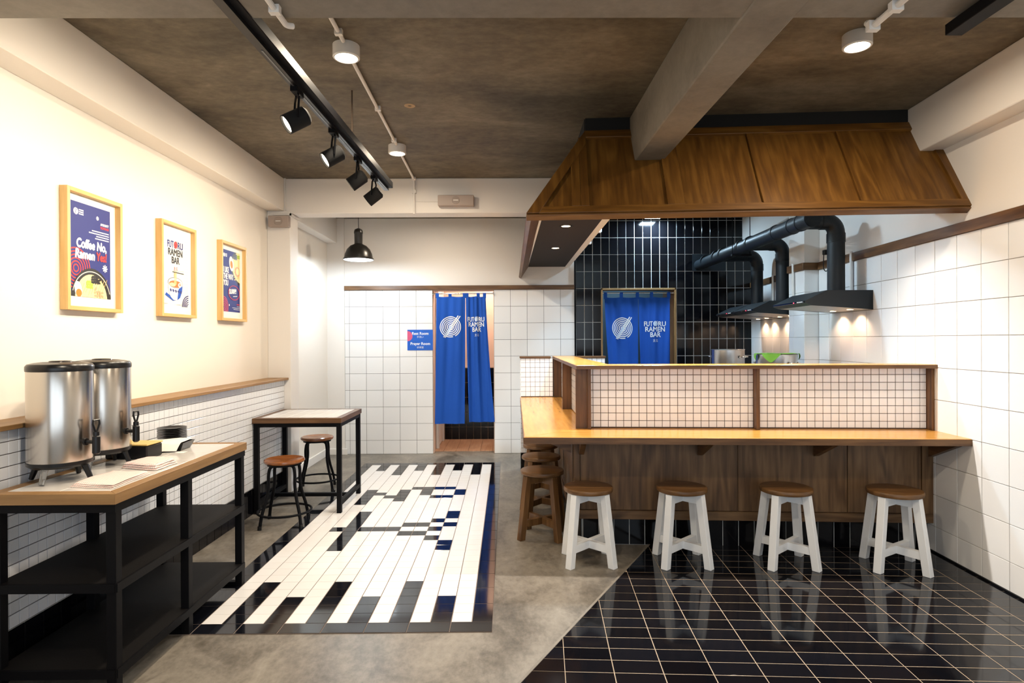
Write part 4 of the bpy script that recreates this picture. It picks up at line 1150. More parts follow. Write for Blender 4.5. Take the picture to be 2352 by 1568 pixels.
def draw2(a, w, h):
    a.rect(0, w, 0, h, 'paper_poster')
    for k in range(22):
        a.rect(0, w, 0.02 * k + 0.012, 0.02 * k + 0.0128, 'ink_grey')
    title(a, 0.143, h - 0.098, 0.043, 'ink_navy', 'ink_black', 'ink_red', 'ink_red', 0.92, 1.16)
    cx, cy = 0.140, 0.085
    a.poly([(cx - 0.12, cy - 0.018), (cx - 0.105, cy - 0.002), (cx - 0.055, cy - 0.022), (cx - 0.02, cy - 0.038), (cx + 0.03, cy - 0.042), (cx - 0.03, cy - 0.052)], 'ink_blue')
    a.poly([(cx - 0.085, cy + 0.055), (cx + 0.085, cy + 0.055), (cx + 0.080, cy + 0.015), (cx + 0.055, cy - 0.028), (cx + 0.02, cy - 0.045), (cx - 0.025, cy - 0.045), (cx - 0.058, cy - 0.025), (cx - 0.078, cy + 0.015)], 'paper_white')
    a.poly([(cx + 0.038, cy + 0.030), (cx + 0.085, cy + 0.052), (cx + 0.080, cy + 0.015), (cx + 0.055, cy - 0.028), (cx + 0.02, cy - 0.045), (cx + 0.03, cy)], 'ink_blue')
    a.ell(cx, cy + 0.066, 0.086, 0.034, 'ink_black'); a.ell(cx, cy + 0.066, 0.083, 0.031, 'paper_white')
    a.ell(cx, cy + 0.058, 0.074, 0.022, 'ink_broth')
    a.ell(cx - 0.034, cy + 0.052, 0.036, 0.012, 'ink_noodle'); a.ell(cx + 0.052, cy + 0.054, 0.020, 0.015, 'paper_white'); a.ell(cx + 0.054, cy + 0.056, 0.008, 0.007, 'ink_orange')
    for k in range(5):
        a.bar(cx - 0.014 + 0.006 * k, cy + 0.055, cx - 0.012 + 0.006 * k, cy + 0.142, 0.0042, 'ink_noodle' if k % 2 else 'bamboo')
    a.bar(cx - 0.035, cy + 0.134, cx + 0.10, cy + 0.132, 0.0045, 'ink_black'); a.bar(cx - 0.030, cy + 0.140, cx + 0.10, cy + 0.148, 0.0045, 'ink_grey')
    a.bar(cx - 0.062, cy + 0.018, cx + 0.075, cy + 0.010, 0.003, 'ink_navy')
    for k in range(5):
        a.ell(cx - 0.056 + 0.030 * k, cy + 0.016 - 0.002 * k, 0.008, 0.011, 'ink_navy', 0.6)
    for k in range(5):
        a.ring(w + 0.002, 0.0, 0.018 + 0.0135 * k, 0.0245 + 0.0135 * k, 'ink_navy', 90, 180)
    a.rect(0.01, 0.05, 0.012, 0.0155, 'ink_grey'); a.rect(0.15, 0.21, 0.010, 0.0135, 'ink_grey')

def draw3(a, w, h):
    a.rect(0, w, 0, h, 'ink_navy')
    a.ell(w + 0.045, h - 0.110, 0.200, 0.150, 'ink_black')
    a.ell(w + 0.045, h - 0.110, 0.178, 0.132, 'ink_noodle')
    for k in range(12):
        a.bar(0.19 + 0.012 * (k % 5), h - 0.22 + 0.02 * (k // 3), 0.28 + 0.004 * k, h - 0.19 + 0.016 * (k // 3), 0.003, 'bamboo')
    for k in range(12):
        a.ell(0.195 + 0.014 * (k % 4), h - 0.05 + 0.014 * (k // 4), 0.012, 0.007, 'ink_black', 0.8 * k)
    for k in range(8):
        a.ell(0.250 + 0.014 * (k % 4), h - 0.025 - 0.014 * (k // 4), 0.010, 0.006, 'ink_green', 0.5 * k)
    a.ell(w - 0.045, h - 0.150, 0.045, 0.040, 'ink_meat'); a.ell(w - 0.04, h - 0.148, 0.030, 0.026, 'ink_noodle')
    a.ell(0.148, h - 0.098, 0.038, 0.058, 'paper_white', 0.25); a.ell(0.150, h - 0.104, 0.020, 0.030, 'ink_orange', 0.25)
    mini_logo(a, 0.012, h - 0.042, 0.030)
    for k, s in enumerate(('I LIKE', 'THE WAY', 'YOU')):
        a.text(s, 0.012, h - 0.172 - 0.050 * k, 0.060, 'print_white', 0.0024, 0.62)
    a.ring(w * 0.64, 0.152, 0.052, 0.0545, 'ink_red', sx=1.75)
    a.ring(w * 0.645, 0.150, 0.056, 0.058, 'ink_red', sx=1.70)
    a.text('SLURRP!!', w * 0.35, 0.140, 0.050, 'print_white', 0.0024, 0.62, 0.25, rot=0.06)
    a.bar(w * 0.58, 0.122, w * 0.82, 0.128, 0.005, 'print_white')
    for k in range(6):
        a.ring(0.010, 0.035, 0.012 + 0.0125 * k, 0.018 + 0.0125 * k, 'ink_pink')
    a.ell(0.105, 0.052, 0.007, 0.008, 'print_white')
    a.text('TOPPINGS', w - 0.012, 0.056, 0.014, 'ink_red', 0.0006, 0.8, align='RIGHT')
    for k, l in enumerate((0.05, 0.13, 0.11)):
        a.rect(w - 0.012 - l, w - 0.012, 0.044 - 0.012 * k, 0.047 - 0.012 * k, 'print_white')

poster('pine-framed navy poster with handwritten slogan above a ramen bowl', 2.930, 3.350, draw1)
poster('pine-framed white poster with shop title above a small drawn noodle bowl', 3.728, 4.142, draw2)
poster('pine-framed navy poster with ramen bowl at its top and a red scribbled ring', 4.510, 4.940, draw3)

# ================================================================== curtains in the doorways
def noren(label, x0, x1, y, zrod, panels, rod_r=0.008):
    t = thing('noren_curtain', label, 'curtain', ((x0 + x1) / 2, y, 0.0))
    ox = (x0 + x1) / 2
    rod = MB().tube([(x0 - ox, 0, zrod), (x1 - ox, 0, zrod)], rod_r, 12).build('rod', 'chrome', t, smooth=True)
    for sx_ in (x0, x1):
        s_ = 1 if sx_ == x0 else -1
        MB().lathe([(0.013, 0), (0.013, 0.012)], (sx_ - ox, 0, zrod), 16, (s_, 0, 0)).build('rod_end', 'chrome', rod, smooth=True)
    for p in panels:
        tl, tr, bl, br_, zt, zb, amp, nf, ph, draw, tabs = p
        def pos(a, b, d_=0.0, tl=tl, tr=tr, bl=bl, br_=br_, zt=zt, zb=zb, amp=amp, nf=nf, ph=ph):
            # a across 0..1, b down 0..1
            e = b ** 1.3
            x = (tl + (bl - tl) * e) * (1 - a) + (tr + (br_ - tr) * e) * a
            fold = amp * (0.35 + 0.65 * min(1, b * 2.2)) * math.sin(2 * math.pi * nf * a + ph + 0.8 * b) + 0.35 * amp * math.sin(2 * math.pi * nf * 2.3 * a + 2 * ph + 3 * b)
            sag = 0.008 * math.sin(math.pi * ((a * 2) % 1.0)) * (1 - b) ** 3
            return (x - ox, -fold - d_, zt + (zb - zt) * b - sag)
        cp = MB().grid(lambda a, b: pos(a, b), 48, 60).build('cloth_panel', 'cloth_blue', t, smooth=True)
        for ta in tabs:
            q = pos(ta, 0.0)
            hw_ = 0.019
            mb = MB().add([(q[0] - hw_, q[1] - 0.002, q[2] - 0.02), (q[0] + hw_, q[1] - 0.002, q[2] - 0.02), (q[0] + hw_, -rod_r - 0.002, zrod - 0.004), (q[0] - hw_, -rod_r - 0.002, zrod - 0.004),
                           (q[0] + hw_, -rod_r * 0.6, zrod + rod_r + 0.001), (q[0] - hw_, -rod_r * 0.6, zrod + rod_r + 0.001), (q[0] + hw_, rod_r + 0.002, zrod), (q[0] - hw_, rod_r + 0.002, zrod), (q[0] + hw_, q[1] + 0.004, q[2] - 0.02), (q[0] - hw_, q[1] + 0.004, q[2] - 0.02)],
                          [(0, 1, 2, 3), (3, 2, 4, 5), (5, 4, 6, 7), (7, 6, 8, 9)])
            mb.build('loop', 'cloth_blue', cp)
        art = Art(lambda x, yy, d_, pos=pos: pos(x, yy, 0.0020 + d_), None, 0.00005, 0.006)
        # print coordinates in metres: (x from panel centre, z down from the top) -> (a, b)
        W_ = (tr - tl); Hh = zt - zb
        base = art.fn
        art.fn = lambda x, z, d_, base=base, W_=W_, Hh=Hh: base(0.5 + x / W_, -z / Hh, d_)
        draw(art, W_)
        art.build('print', cp)
    return t

def logo_at(cx, z, r, sx=1.0):
    return lambda a, W_: spiral_logo(a, cx, z, r, 'print_white', 'print_pale', sx)
def title_at(cx, z, s, sx=0.92):
    return lambda a, W_: title(a, cx, z, s, 'print_white', 'print_white', 'print_pale', 'print_white', sx)
noren('long blue split curtain with white print hanging in the tiled doorway', DX0, DX1, 7.262, 1.918, [
    (-0.842, -0.497, -0.868, -0.513, 1.888, 0.360, 0.010, 1.6, 0.4, logo_at(-0.004, -0.365, 0.127), (0.03, 0.47, 0.97)),
    (-0.491, -0.252, -0.458, -0.152, 1.888, 0.380, 0.014, 2.1, 2.0, title_at(-0.005, -0.300, 0.054, 0.78), (0.06, 0.62, 0.94))])
noren('short blue split curtain with white print in the black tiled kitchen doorway', KX0 + 0.008, KX1 - 0.008, 7.318, 1.922, [
    (1.182, 1.590, 1.262, 1.585, 1.872, 0.62, 0.010, 1.7, 1.0, logo_at(0.004, -0.375, 0.130), (0.03, 0.50, 0.98)),
    (1.594, 1.972, 1.630, 1.965, 1.872, 0.62, 0.010, 1.9, 2.6, title_at(0.008, -0.350, 0.058, 1.0), (0.42, 0.97))])

# ================================================================== sign beside the doorway
sg = thing('door_sign', 'small blue sign with white lettering beside the curtained doorway', 'sign', (-1.195, 7.2785, 1.243))
MB().box(0, 0.306, -0.004, 0, 0, 0.247).build('board', 'sign_blue', sg)
art = Art(lambda x, y, d_: (x, -0.0042 - d_, y), (0, 0.306, 0, 0.247), 0.0001)
art.ell(0.005, 0.170, 0.056, 0.060, 'ink_pink')
art.text('Rest Room', 0.155, 0.186, 0.046, 'print_white', 0.0012, 0.96, align='CENTER')
art.text('\u624b\u6d17\u3044', 0.155, 0.149, 0.028, 'print_white', 0.0, 1.0, align='CENTER')
art.text('Prayer Room', 0.155, 0.064, 0.046, 'print_white', 0.0012, 0.96, align='CENTER')
art.text('\u7948\u7977\u5ba4', 0.155, 0.024, 0.028, 'print_white', 0.0, 1.0, align='CENTER')
art.build('lettering', sg)

# ================================================================== ceiling lights, track, pendant
def ceiling_light(label, loc, power, spot=150):
    t = thing('ceiling_light', label, 'ceiling light', loc, group='round white ceiling lights')
    MB().lathe([(0.066, 0.0), (0.066, -0.058), (0.062, -0.062), (0.055, -0.062), (0.055, -0.056)], seg=40, cap=False).build('housing', 'lamp_white', t, smooth=True)
    MB().lathe([(0.0552, -0.0585), (0.001, -0.0600)], seg=36, cap=False).build('diffuser', 'lens_warm', t)
    lamp('AREA', 'ceiling_bulb', (0, 0, -0.064), power, WARM, t, 0.10)
    return t
CLP = 17
ceiling_light('round white ceiling light nearer the concrete cross beam, on the left conduit', (-0.792, 3.022, CEIL), CLP)
ceiling_light('round white ceiling light further back on the same conduit as the other', (-0.818, 4.565, CEIL), CLP)
ceiling_light('round white ceiling light right of the concrete beam above the stools', (1.700, 2.915, CEIL), CLP * 0.75)
ceiling_light('round white ceiling light behind the white beam, above the curtained doorway', (-0.80, 6.32, CEIL), CLP * 0.75)
ceiling_light('unseen round ceiling light added in front of the cross beam to brighten the side table', (-0.35, 1.0, CEIL), CLP * 1.5)  # unseen lamp, placed and strengthened so its light reaches the side table top
ceiling_light('round white ceiling light in front of the cross beam, on the tiled wall side', (1.70, 0.9, CEIL), CLP * 0.75)

def conduit(label, path, r=0.0105, clips=()):
    t = thing('conduit', label, 'conduit')
    MB().tube(rounded(path, 0.03, 4), r, 10).build('pipe', 'conduit_white', t, smooth=True)
    for p in clips:
        MB().box(p[0] - r * 1.7, p[0] + r * 1.7, p[1] - 0.012, p[1] + 0.012, p[2] - r * 1.4, p[2] + r * 1.4).build('clip', 'conduit_white', t)
    return t
cz = CEIL - 0.0125
conduit('white conduit running along the concrete ceiling and down the white beam', [(-0.783, 2.168, cz), (-0.786, 2.945, cz)], clips=((-0.785, 2.86, cz),))
conduit('white conduit between the two left ceiling lights', [(-0.794, 3.095, cz), (-0.812, 4.492, cz)], clips=((-0.800, 3.80, cz), (-0.811, 4.40, cz)))
conduit('white conduit from the rear ceiling light down the front of the white beam', [(-0.818, 4.640, cz), (-0.830, 5.462, cz), (-0.830, 5.466, 2.50)], clips=((-0.829, 5.466, 2.70), (-0.829, 5.44, cz)))
conduit('short white conduit under the concrete cross beam left of the ceiling light', [(-0.79, 1.70, 2.492), (-0.787, 2.185, 2.492), (-0.770, 2.205, 2.50)], clips=((-0.788, 2.08, 2.492),))
conduit('thin white conduit on the ceiling just before the right ceiling light', [(1.70, 2.17, cz), (1.70, 2.84, cz)], r=0.008)
conduit('white conduit under the cross beam right of the middle beam', [(1.335, 1.6, 2.490), (1.335, 2.20, 2.490), (1.335, 2.225, 2.52)], r=0.012, clips=((1.335, 2.06, 2.490), (1.335, 2.19, 2.490)))
# ceiling scars
sc_ = MB().lathe([(0.012, 0.0), (0.034, 0.0), (0.034, -0.002), (0.012, -0.002)], (-0.60, 3.79, CEIL), 18, cap=False)
props(sc_.build('ceiling_patch', 'scar_wood'), 'pale ring left on the concrete ceiling right of the conduit', 'patch')

tr_ = thing('track_light', 'long black ceiling track with four swivelling spotlights on the left', 'track light')
TRZ = 2.500
TXA = lambda y: -0.932 + (y - 2.0) * 0.0196
def tbox(x0, x1, z0, z1, y0=1.2, y1=4.545):
    return MB().hexa([(TXA(y0) + x0, y0, z0), (TXA(y0) + x1, y0, z0), (TXA(y1) + x1, y1, z0), (TXA(y1) + x0, y1, z0)], [(TXA(y0) + x0, y0, z1), (TXA(y0) + x1, y0, z1), (TXA(y1) + x1, y1, z1), (TXA(y1) + x0, y1, z1)])
tbox(-0.031, 0.033, TRZ, TRZ + 0.045).build('carrier', 'metal_black', tr_, bevel=0.002)
tbox(-0.033, 0.002, TRZ - 0.018, TRZ).build('rail', 'plastic_black', tr_)
tbox(-0.020, -0.012, TRZ - 0.0195, TRZ - 0.018, 2.35, 4.5).build('rail_slot', 'rail_grey', tr_)
for y in (1.5, 3.560):
    MB().tube([(TXA(y), y, TRZ + 0.04), (TXA(y), y, CEIL)], 0.005, 8).build('hanger_rod', 'rod_rust', tr_, smooth=True)
SPOTS = [(2.720, 2.05), (3.255, 2.65), (3.745, 3.60), (4.165, 4.25)]
for i, (y, ty) in enumerate(SPOTS):
    x = TXA(y) - 0.016
    hd_ = MB().box(x - 0.016, x + 0.016, y - 0.045, y + 0.045, TRZ - 0.040, TRZ - 0.018).build('adapter', 'metal_black', tr_, bevel=0.002)
    c = Vector((x - 0.010, y + 0.01, TRZ - 0.150))
    tg = Vector((-2.12, ty, 1.45))
    d = (tg - c).normalized()
    side = d.cross(ZV).normalized()
    for s in (-1, 1):
        q = side * (0.046 * s)
        MB().tube([Vector((x, y, TRZ - 0.040)) + q * 0.45, Vector((x, y, TRZ - 0.062)) + q, c + q], 0.0055, 6).build('yoke_arm', 'metal_black', hd_)
    can = MB().lathe([(0.030, -0.062), (0.043, -0.050), (0.0435, 0.050), (0.039, 0.050), (0.037, 0.040)], c, 28, d, cap=False).build('spot_head', 'matte_black', tr_, smooth=True)
    MB().lathe([(0.030, -0.0622), (0.001, -0.0625)], c, 20, d, cap=False).build('spot_back', 'matte_black', can)
    MB().lathe([(0.0375, 0.0405), (0.001, 0.0412)], c, 24, d, cap=False).build('spot_lens', 'lens_warm', can)
    lamp('SPOT', 'track_bulb', tuple(c + d * 0.056), 32, WARM2, None, 0.03, 135, 0.9, tuple(tg))
# nearer spots on the same rail, out of the picture
for y, ty in ((1.6, 1.9),):
    lamp('SPOT', 'track_bulb', (TXA(y) - 0.02, y, TRZ - 0.15), 27, WARM2, None, 0.03, 135, 0.9, (-2.0, ty, 1.3))
t2 = thing('track_bar', 'black ceiling track at the upper right under the concrete beam', 'track light')
MB().hexa([(1.590, 0.8, 2.45), (1.652, 0.8, 2.45), (1.652, 2.18, 2.45), (1.590, 2.18, 2.45)], [(1.590, 0.8, 2.49), (1.652, 0.8, 2.49), (1.652, 2.18, 2.49), (1.590, 2.18, 2.49)]).build('carrier', 'metal_black', t2, bevel=0.002)
for y in (1.0, 2.05):
    MB().tube([(1.62, y, 2.488), (1.62, y, 2.505 if y > 1.8 else CEIL)], 0.005, 8).build('hanger_rod', 'rod_rust', t2)
for y, ty in ((1.3, 2.6), (2.0, 3.3)):
    lamp('SPOT', 'track_bulb', (1.62, y, 2.36), 6, WARM2, None, 0.03, 110, 1.0, (2.66, ty, 1.75))

# pendant lamp
pd = thing('pendant_lamp', 'black metal dome pendant lamp hanging in the alcove', 'pendant lamp', (-1.58, 6.48, 0))
MB().lathe([(0.012, 2.560), (0.040, 2.545), (0.047, 2.520), (0.047, 2.505), (0.044, 2.500), (0.042, 2.395), (0.050, 2.388), (0.085, 2.372), (0.120, 2.335), (0.143, 2.285), (0.150, 2.245), (0.160, 2.238), (0.160, 2.222),
            (0.156, 2.222), (0.146, 2.243), (0.138, 2.284), (0.115, 2.330), (0.080, 2.365), (0.0, 2.375)], seg=48, cap=False).build('shade', 'pendant_black', pd, smooth=True)
MB().lathe([(0.152, 2.2245), (0.142, 2.244), (0.134, 2.282), (0.111, 2.326), (0.078, 2.360), (0.0, 2.370)], seg=40, cap=False).build('inner_reflector', 'pendant_inner', pd, smooth=True)
MB().lathe([(0.0, 2.345), (0.020, 2.335), (0.034, 2.300), (0.034, 2.275), (0.022, 2.250), (0.0, 2.245)], seg=24, cap=False).build('bulb', 'lens_cool', pd, smooth=True)
MB().tube([(0, 0, 2.555), (0, 0, CEIL)], 0.003, 8).build('cable', 'metal_black', pd)
lamp('POINT', 'pendant_bulb', (0, 0, 2.235), 40, (0.78, 0.90, 1.0), pd, 0.04)

# ================================================================== speakers
def speaker(label, x0, x1, z0, z1, y1, dp):
    t = thing('wall_speaker', label, 'speaker', ((x0 + x1) / 2, y1, z0))
    w, h = (x1 - x0) / 2, z1 - z0
    MB().box(-w, w, -dp, 0, 0, h).build('case', 'grey_plastic', t, bevel=0.004)
    MB().lathe([(0.0, 0.0035), (h * 0.36, 0.003), (h * 0.38, 0.0)], (0, -dp, h / 2), 28, (0, -1, 0), cap=False).build('grille', 'grey_plastic_dark', t, smooth=True)
    MB().box(-0.022, 0.022, -dp - 0.0042, -dp - 0.003, h / 2 - 0.003, h / 2 + 0.003).build('badge', 'paper_white', t)
    return t
speaker('grey-brown box speaker in the middle of the white beam', -0.610, -0.290, 2.562, 2.655, 5.479, 0.075)
speaker('grey-brown box speaker in the corner at the top of the pillar', -2.118, -1.938, 2.378, 2.477, 5.459, 0.06)
wr_ = thing('speaker_cable', 'thin white cable from the conduit to the beam speaker', 'cable')
MB().tube([(-0.818, 5.474, 2.612), (-0.72, 5.474, 2.610), (-0.611, 5.470, 2.611)], 0.003, 6).build('cord', 'conduit_white', wr_)
tk_ = thing('cable_trunking', 'white cable trunking in the corner between beam and pillar', 'trunking')
MB().box(-1.999, -1.985, 5.464, 5.479, 2.53, CEIL).build('riser', 'conduit_white', tk_)
MB().box(-2.09, -1.93, 5.445, 5.459, 2.488, 2.505).build('run', 'conduit_white', tk_)
MB().box(-1.944, -1.930, 5.445, 5.67, 2.488, 2.505).build('run', 'conduit_white', tk_)

# ================================================================== kitchen behind the counter
def range_hood(label, y0, y1, wx0, wx1):
    """slim black canopy on the right wall; wx: wall x at y0, y1"""
    t = thing('range_hood', label, 'range hood', group='range hoods on the right wall')
    prof = [(0.0, 1.573), (0.0, 1.718), (-0.348, 1.718), (-0.508, 1.642), (-0.508, 1.624), (-0.462, 1.606), (-0.375, 1.600)]
    e = 0.006
    mb = MB()
    for yy, wx in ((y0, wx0), (y1, wx1)):
        mb.add([(wx + x, yy, z) for x, z in prof], [])
    n = len(prof)
    mb.f = [list(range(n)), list(range(n, 2 * n))[::-1]] + [[i, n + i, n + (i + 1) % n, (i + 1) % n] for i in range(n) if i not in (5, 6)]
    mb.mi = [0] * len(mb.f)
    mb.build('body', 'duct_black', t)
    xl = lambda f_, dx: (wx0 + (wx1 - wx0) * f_ + dx, y0 + (y1 - y0) * f_)
    def quad(a, b, name, mat, th=0.004):
        (dx0, z0), (dx1, z1) = a, b
        P = [xl(0.02, dx0), xl(0.98, dx0), xl(0.98, dx1), xl(0.02, dx1)]
        zz = [z0, z0, z1, z1]
        mb = MB(); mb.add([(p[0], p[1], z) for p, z in zip(P, zz)] + [(p[0], p[1], z - th) for p, z in zip(P, zz)], [(0, 1, 2, 3), (7, 6, 5, 4), (0, 4, 5, 1), (1, 5, 6, 2), (2, 6, 7, 3), (3, 7, 4, 0)])
        return mb.build(name, mat, t)
    quad((-0.462, 1.610), (-0.150, 1.590), 'grease_filter', 'filter_grey')
    quad((-0.150, 1.590), (-0.004, 1.577), 'lamp_panel', 'filter_grey')
    p0, p1 = xl(0.02, -0.509), xl(0.98, -0.509)
    lip = MB().add([(p0[0], p0[1], 1.640), (p1[0], p1[1], 1.640), (p1[0], p1[1], 1.626), (p0[0], p0[1], 1.626), (p0[0] - 0.008, p0[1], 1.638), (p1[0] - 0.008, p1[1], 1.638), (p1[0] - 0.008, p1[1], 1.628), (p0[0] - 0.008, p0[1], 1.628)],
                   [(3, 2, 1, 0), (4, 5, 6, 7), (0, 1, 5, 4), (1, 2, 6, 5), (2, 3, 7, 6), (3, 0, 4, 7)]).build('control_strip', 'glass_black', t)
    q = xl(0.30, -0.519)
    MB().box(q[0] - 0.001, q[0] + 0.003, q[1] - 0.006, q[1] + 0.006, 1.630, 1.636).build('led', 'led_red', lip)
    q = xl(0.12, -0.519)
    MB().box(q[0] - 0.001, q[0] + 0.003, q[1] - 0.045, q[1] + 0.045, 1.630, 1.636).build('badge', 'ink_grey', lip)
    for f_ in (0.28, 0.72):
        q = xl(f_, -0.075)
        MB().lathe([(0.030, 0.0), (0.030, -0.004)], (q[0], q[1], 1.583), 18).build('lamp_lens', 'lens_orange', t)
        lamp('SPOT', 'hood_bulb', (q[0], q[1], 1.570), 5.0, (1.0, 0.66, 0.42), t, 0.025, 130, 0.5, (q[0] + 0.012, q[1], 1.0))
    return t
wfar = lambda y: 2.836 + (2.955 - 2.836) * (y - 5.675) / 1.61 - 0.006
range_hood('slim black range hood nearest the dining room, left of the pilaster', 4.49, 5.11, XR(4.49) - 0.006, XR(5.11) - 0.006)
range_hood('slim black range hood just behind the pilaster, the middle one', 5.69, 6.31, wfar(5.69), wfar(6.31))
range_hood('slim black range hood furthest back, next to the black tiles', 6.34, 6.96, wfar(6.34), wfar(6.96))

du = thing('exhaust_duct', 'black exhaust duct with three elbows down to the range hoods', 'duct')
DR = 0.0625
DZ_ = 2.268
main = MB().tube([(2.313, 4.55, DZ_), (2.316, 7.272, DZ_ - 0.02)], DR, 28).build('main_pipe', 'duct_black', du, smooth=True)
for y in (4.555, 4.72, 4.86, 5.15, 5.70, 5.92, 6.42, 6.62, 7.0):
    MB().tube([(2.314, y, DZ_ - 0.002), (2.314, y + 0.035 if y > 4.56 else y + 0.02, DZ_ - 0.002)], DR + 0.004, 28).build('coupling', 'duct_black', main, smooth=True)
for px, py in ((2.560, 4.685), (2.650, 5.790), (2.742, 6.610)):
    pth = [(2.314, py, DZ_), (px - 0.09, py, DZ_)] + [(px - 0.09 + 0.09 * math.sin(R(a)), py, DZ_ - 0.09 + 0.09 * math.cos(R(a))) for a in range(10, 91, 10)] + [(px, py, DZ_ - 0.12), (px, py, 1.7185)]
    b = MB().tube(pth, DR, 28).build('branch_pipe', 'duct_black', du, smooth=True)
    MB().tube([(px, py, DZ_ - 0.095), (px, py, DZ_ - 0.165)], DR + 0.0045, 28).build('coupling', 'duct_black', b, smooth=True)
    MB().tube([(px - 0.125, py, DZ_), (px - 0.085, py, DZ_)], DR + 0.0035, 28).build('coupling', 'duct_black', b, smooth=True)
hg = MB().box(2.235, 2.43, 5.985, 6.015, DZ_ - 0.085, DZ_ - 0.068).build('hanger_bar', 'metal_black', du)
for x in (2.245, 2.42):
    MB().tube([(x, 6.0, DZ_ - 0.068), (x, 6.0, CEIL)], 0.004, 8).build('hanger_rod', 'metal_black', du)

def pot(label, x, y, z0, r, h, rz, lid=False):
    t = thing('stock_pot', label, 'pot', (x, y, z0), rz, 'stock pots on the kitchen bench')
    MB().lathe([(0.0, 0.0), (r * 0.98, 0.0), (r, 0.006), (r, h - 0.004), (r + 0.005, h), (r + 0.003, h + 0.003), (r - 0.003, h), (r - 0.003, 0.006), (0.0, 0.006)], seg=56, cap=False).build('body', 'steel_pot', t, smooth=True)
    for s in (-1, 1):
        zz = h - 0.075
        hb = MB().tube(rounded([(s * 0.0 + 0.055, s * (r - 0.002), zz), (0.055, s * (r + 0.032), zz), (-0.055, s * (r + 0.032), zz), (-0.055, s * (r - 0.002), zz)], 0.015, 4), 0.006, 10).build('handle', 'chrome', t, smooth=True)
        for q in (-0.055, 0.055):
            MB().lathe([(0.014, 0.0), (0.010, 0.006)], (q, s * (r - 0.0005), zz), 14, (0, s, 0)).build('rivet_plate', 'chrome', hb, smooth=True)
    return t
BZ = 0.82
pot('stainless stock pot in front of the black tiled wall', 2.342, 6.40, BZ, 0.166, 0.428, R(-140))
pot('stainless stock pot draped with a green towel by the white tiles', 2.322, 5.20, BZ, 0.166, 0.405, R(-150))
# green towel hanging over the rim
tw = thing('green_towel', 'lime green towel draped over the rim of a stock pot', 'towel')
PX, PY, PR, PZ = 2.322, 5.20, 0.1735, BZ + 0.4105
def towel_top(a, b):
    t_ = 2 * math.pi * a
    r_ = PR * (0.15 + 0.87 * b)
    return (PX + r_ * math.cos(t_), PY + r_ * math.sin(t_), PZ + 0.002 * math.sin(5 * t_) * b + 0.002)
MB().grid(towel_top, 48, 8).build('cloth', 'towel_green', tw, smooth=True)
def flap(c, w, drop):
    def fn(a, b):
        t_ = R(c) + R(w) * (a - 0.5)
        d_ = drop * b * (1 - abs(2 * a - 1) ** 1.3 * 0.92)
        r_ = PR * 1.02 + 0.006 + 0.005 * math.sin(9 * a) * b
        return (PX + r_ * math.cos(t_), PY + r_ * math.sin(t_), PZ + 0.002 - d_)
    MB().grid(fn, 20, 8).build('flap', 'towel_green', tw, smooth=True)
flap(-128, 48, 0.075)
flap(-180, 18, 0.060)
flap(-14, 22, 0.055)
bn = thing('kitchen_bench', 'steel kitchen bench carrying the stock pots under the range hoods', 'bench')
MB().box(2.02, 2.64, 4.45, 7.20, BZ - 0.04, BZ).build('bench_top', 'steel_pot', bn, bevel=0.003)
for x in (2.04, 2.58):
    for y in (4.47, 5.80, 7.14):
        MB().box(x, x + 0.04, y, y + 0.04, 0, BZ - 0.04).build('leg', 'steel_pot', bn)
MB().box(2.04, 2.62, 4.49, 7.16, 0.24, 0.26).build('lower_shelf', 'steel_pot', bn)

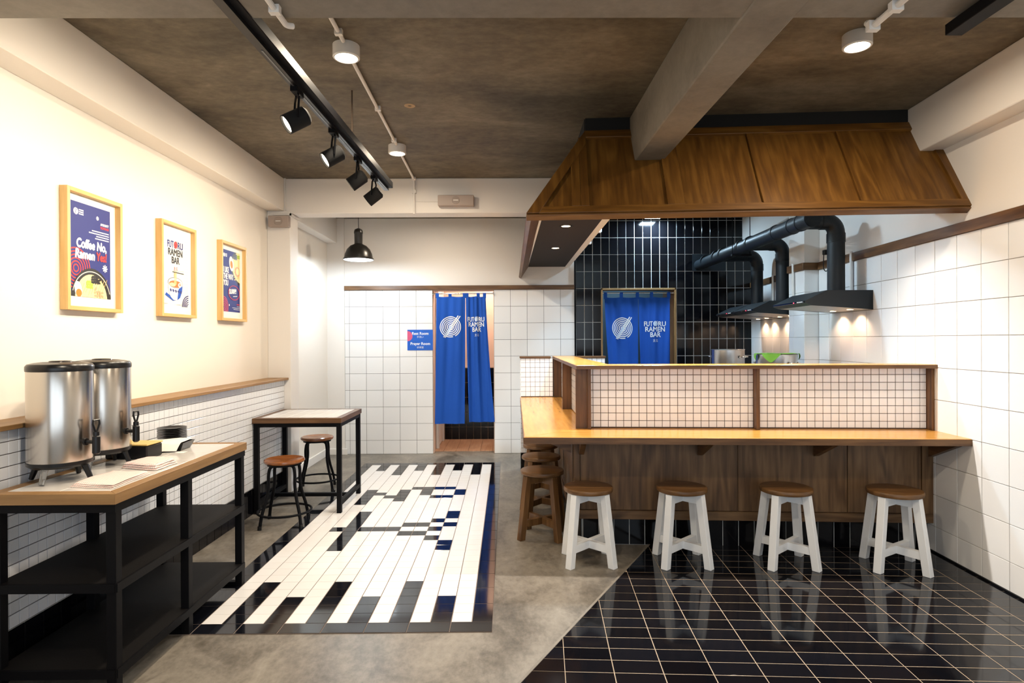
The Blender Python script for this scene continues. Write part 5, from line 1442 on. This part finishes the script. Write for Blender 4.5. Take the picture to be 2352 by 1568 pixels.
# white conduits and socket on the right wall
for wx, wy, z0, z1, lb in ((XR(4.775) - 0.012, 4.775, 1.72, 2.045, 'white conduit down the tiles behind the nearest range hood'),
                           (2.647, 5.55, 1.74, 2.045, 'white conduit down the side of the pilaster'),
                           (wfar(6.5) - 0.012, 6.50, 1.72, 2.045, 'white conduit down the tiles between the two rear pipes')):
    t = thing('conduit', lb, 'conduit')
    MB().tube([(wx - 0.012, wy, z0), (wx - 0.012, wy, z1)], 0.0115, 10).build('pipe', 'conduit_white', t, smooth=True)
so = thing('wall_socket', 'white wall socket with black plug above the wooden rail', 'socket', (XR(5.20) - 0.001, 5.20, 2.06))
MB().box(-0.012, 0, -0.035, 0.035, 0, 0.08).build('plate', 'lamp_white', so, bevel=0.003)
pg = MB().box(-0.045, -0.012, -0.018, 0.018, 0.020, 0.062).build('plug', 'plastic_black', so, bevel=0.004)
MB().tube(rounded([(-0.040, 0, 0.020), (-0.045, 0, -0.10), (-0.05, -0.06, -0.14), (-0.045, -0.12, -0.06), (-0.045, -0.13, -0.33)], 0.04, 5), 0.004, 6).build('plug_cord', 'plastic_black', pg, smooth=True)

# cool square kitchen panels on the ceiling
def panel_light(label, x, y, power):
    t = thing('panel_light', label, 'panel light', (x, y, CEIL), group='kitchen ceiling panels')
    MB().box(-0.10, 0.10, -0.10, 0.10, -0.030, 0).build('housing', 'lamp_white', t, bevel=0.004)
    MB().box(-0.088, 0.088, -0.088, 0.088, -0.0325, -0.030).build('diffuser', 'lens_cool', t)
    ld = bpy.data.lights.new('panel_glow', 'AREA'); ld.shape = 'SQUARE'; ld.size = 0.16; ld.energy = power; ld.color = COOL
    o = bpy.data.objects.new('panel_glow', ld); COL.objects.link(o); o.parent = t; o.location = (0, 0, -0.04)
    return t
panel_light('square cool white ceiling panel close to the black tiled kitchen wall', 1.735, 7.10, 32)
panel_light('square cool white ceiling panel just behind the canopy', 1.02, 4.95, 34)
br_ = thing('lamp_bracket', 'white lamp bracket at the inner edge of the canopy, nearer', 'bracket', (0.797, 5.26, 2.30))
MB().box(-0.039, 0.03, -0.02, 0.02, -0.012, 0.03).build('clip', 'lamp_white', br_, bevel=0.006)
br2 = copy_thing(br_, (0.797, 5.89, 2.30), 0, 'white lamp bracket at the inner edge of the canopy, nearer the black tiles')
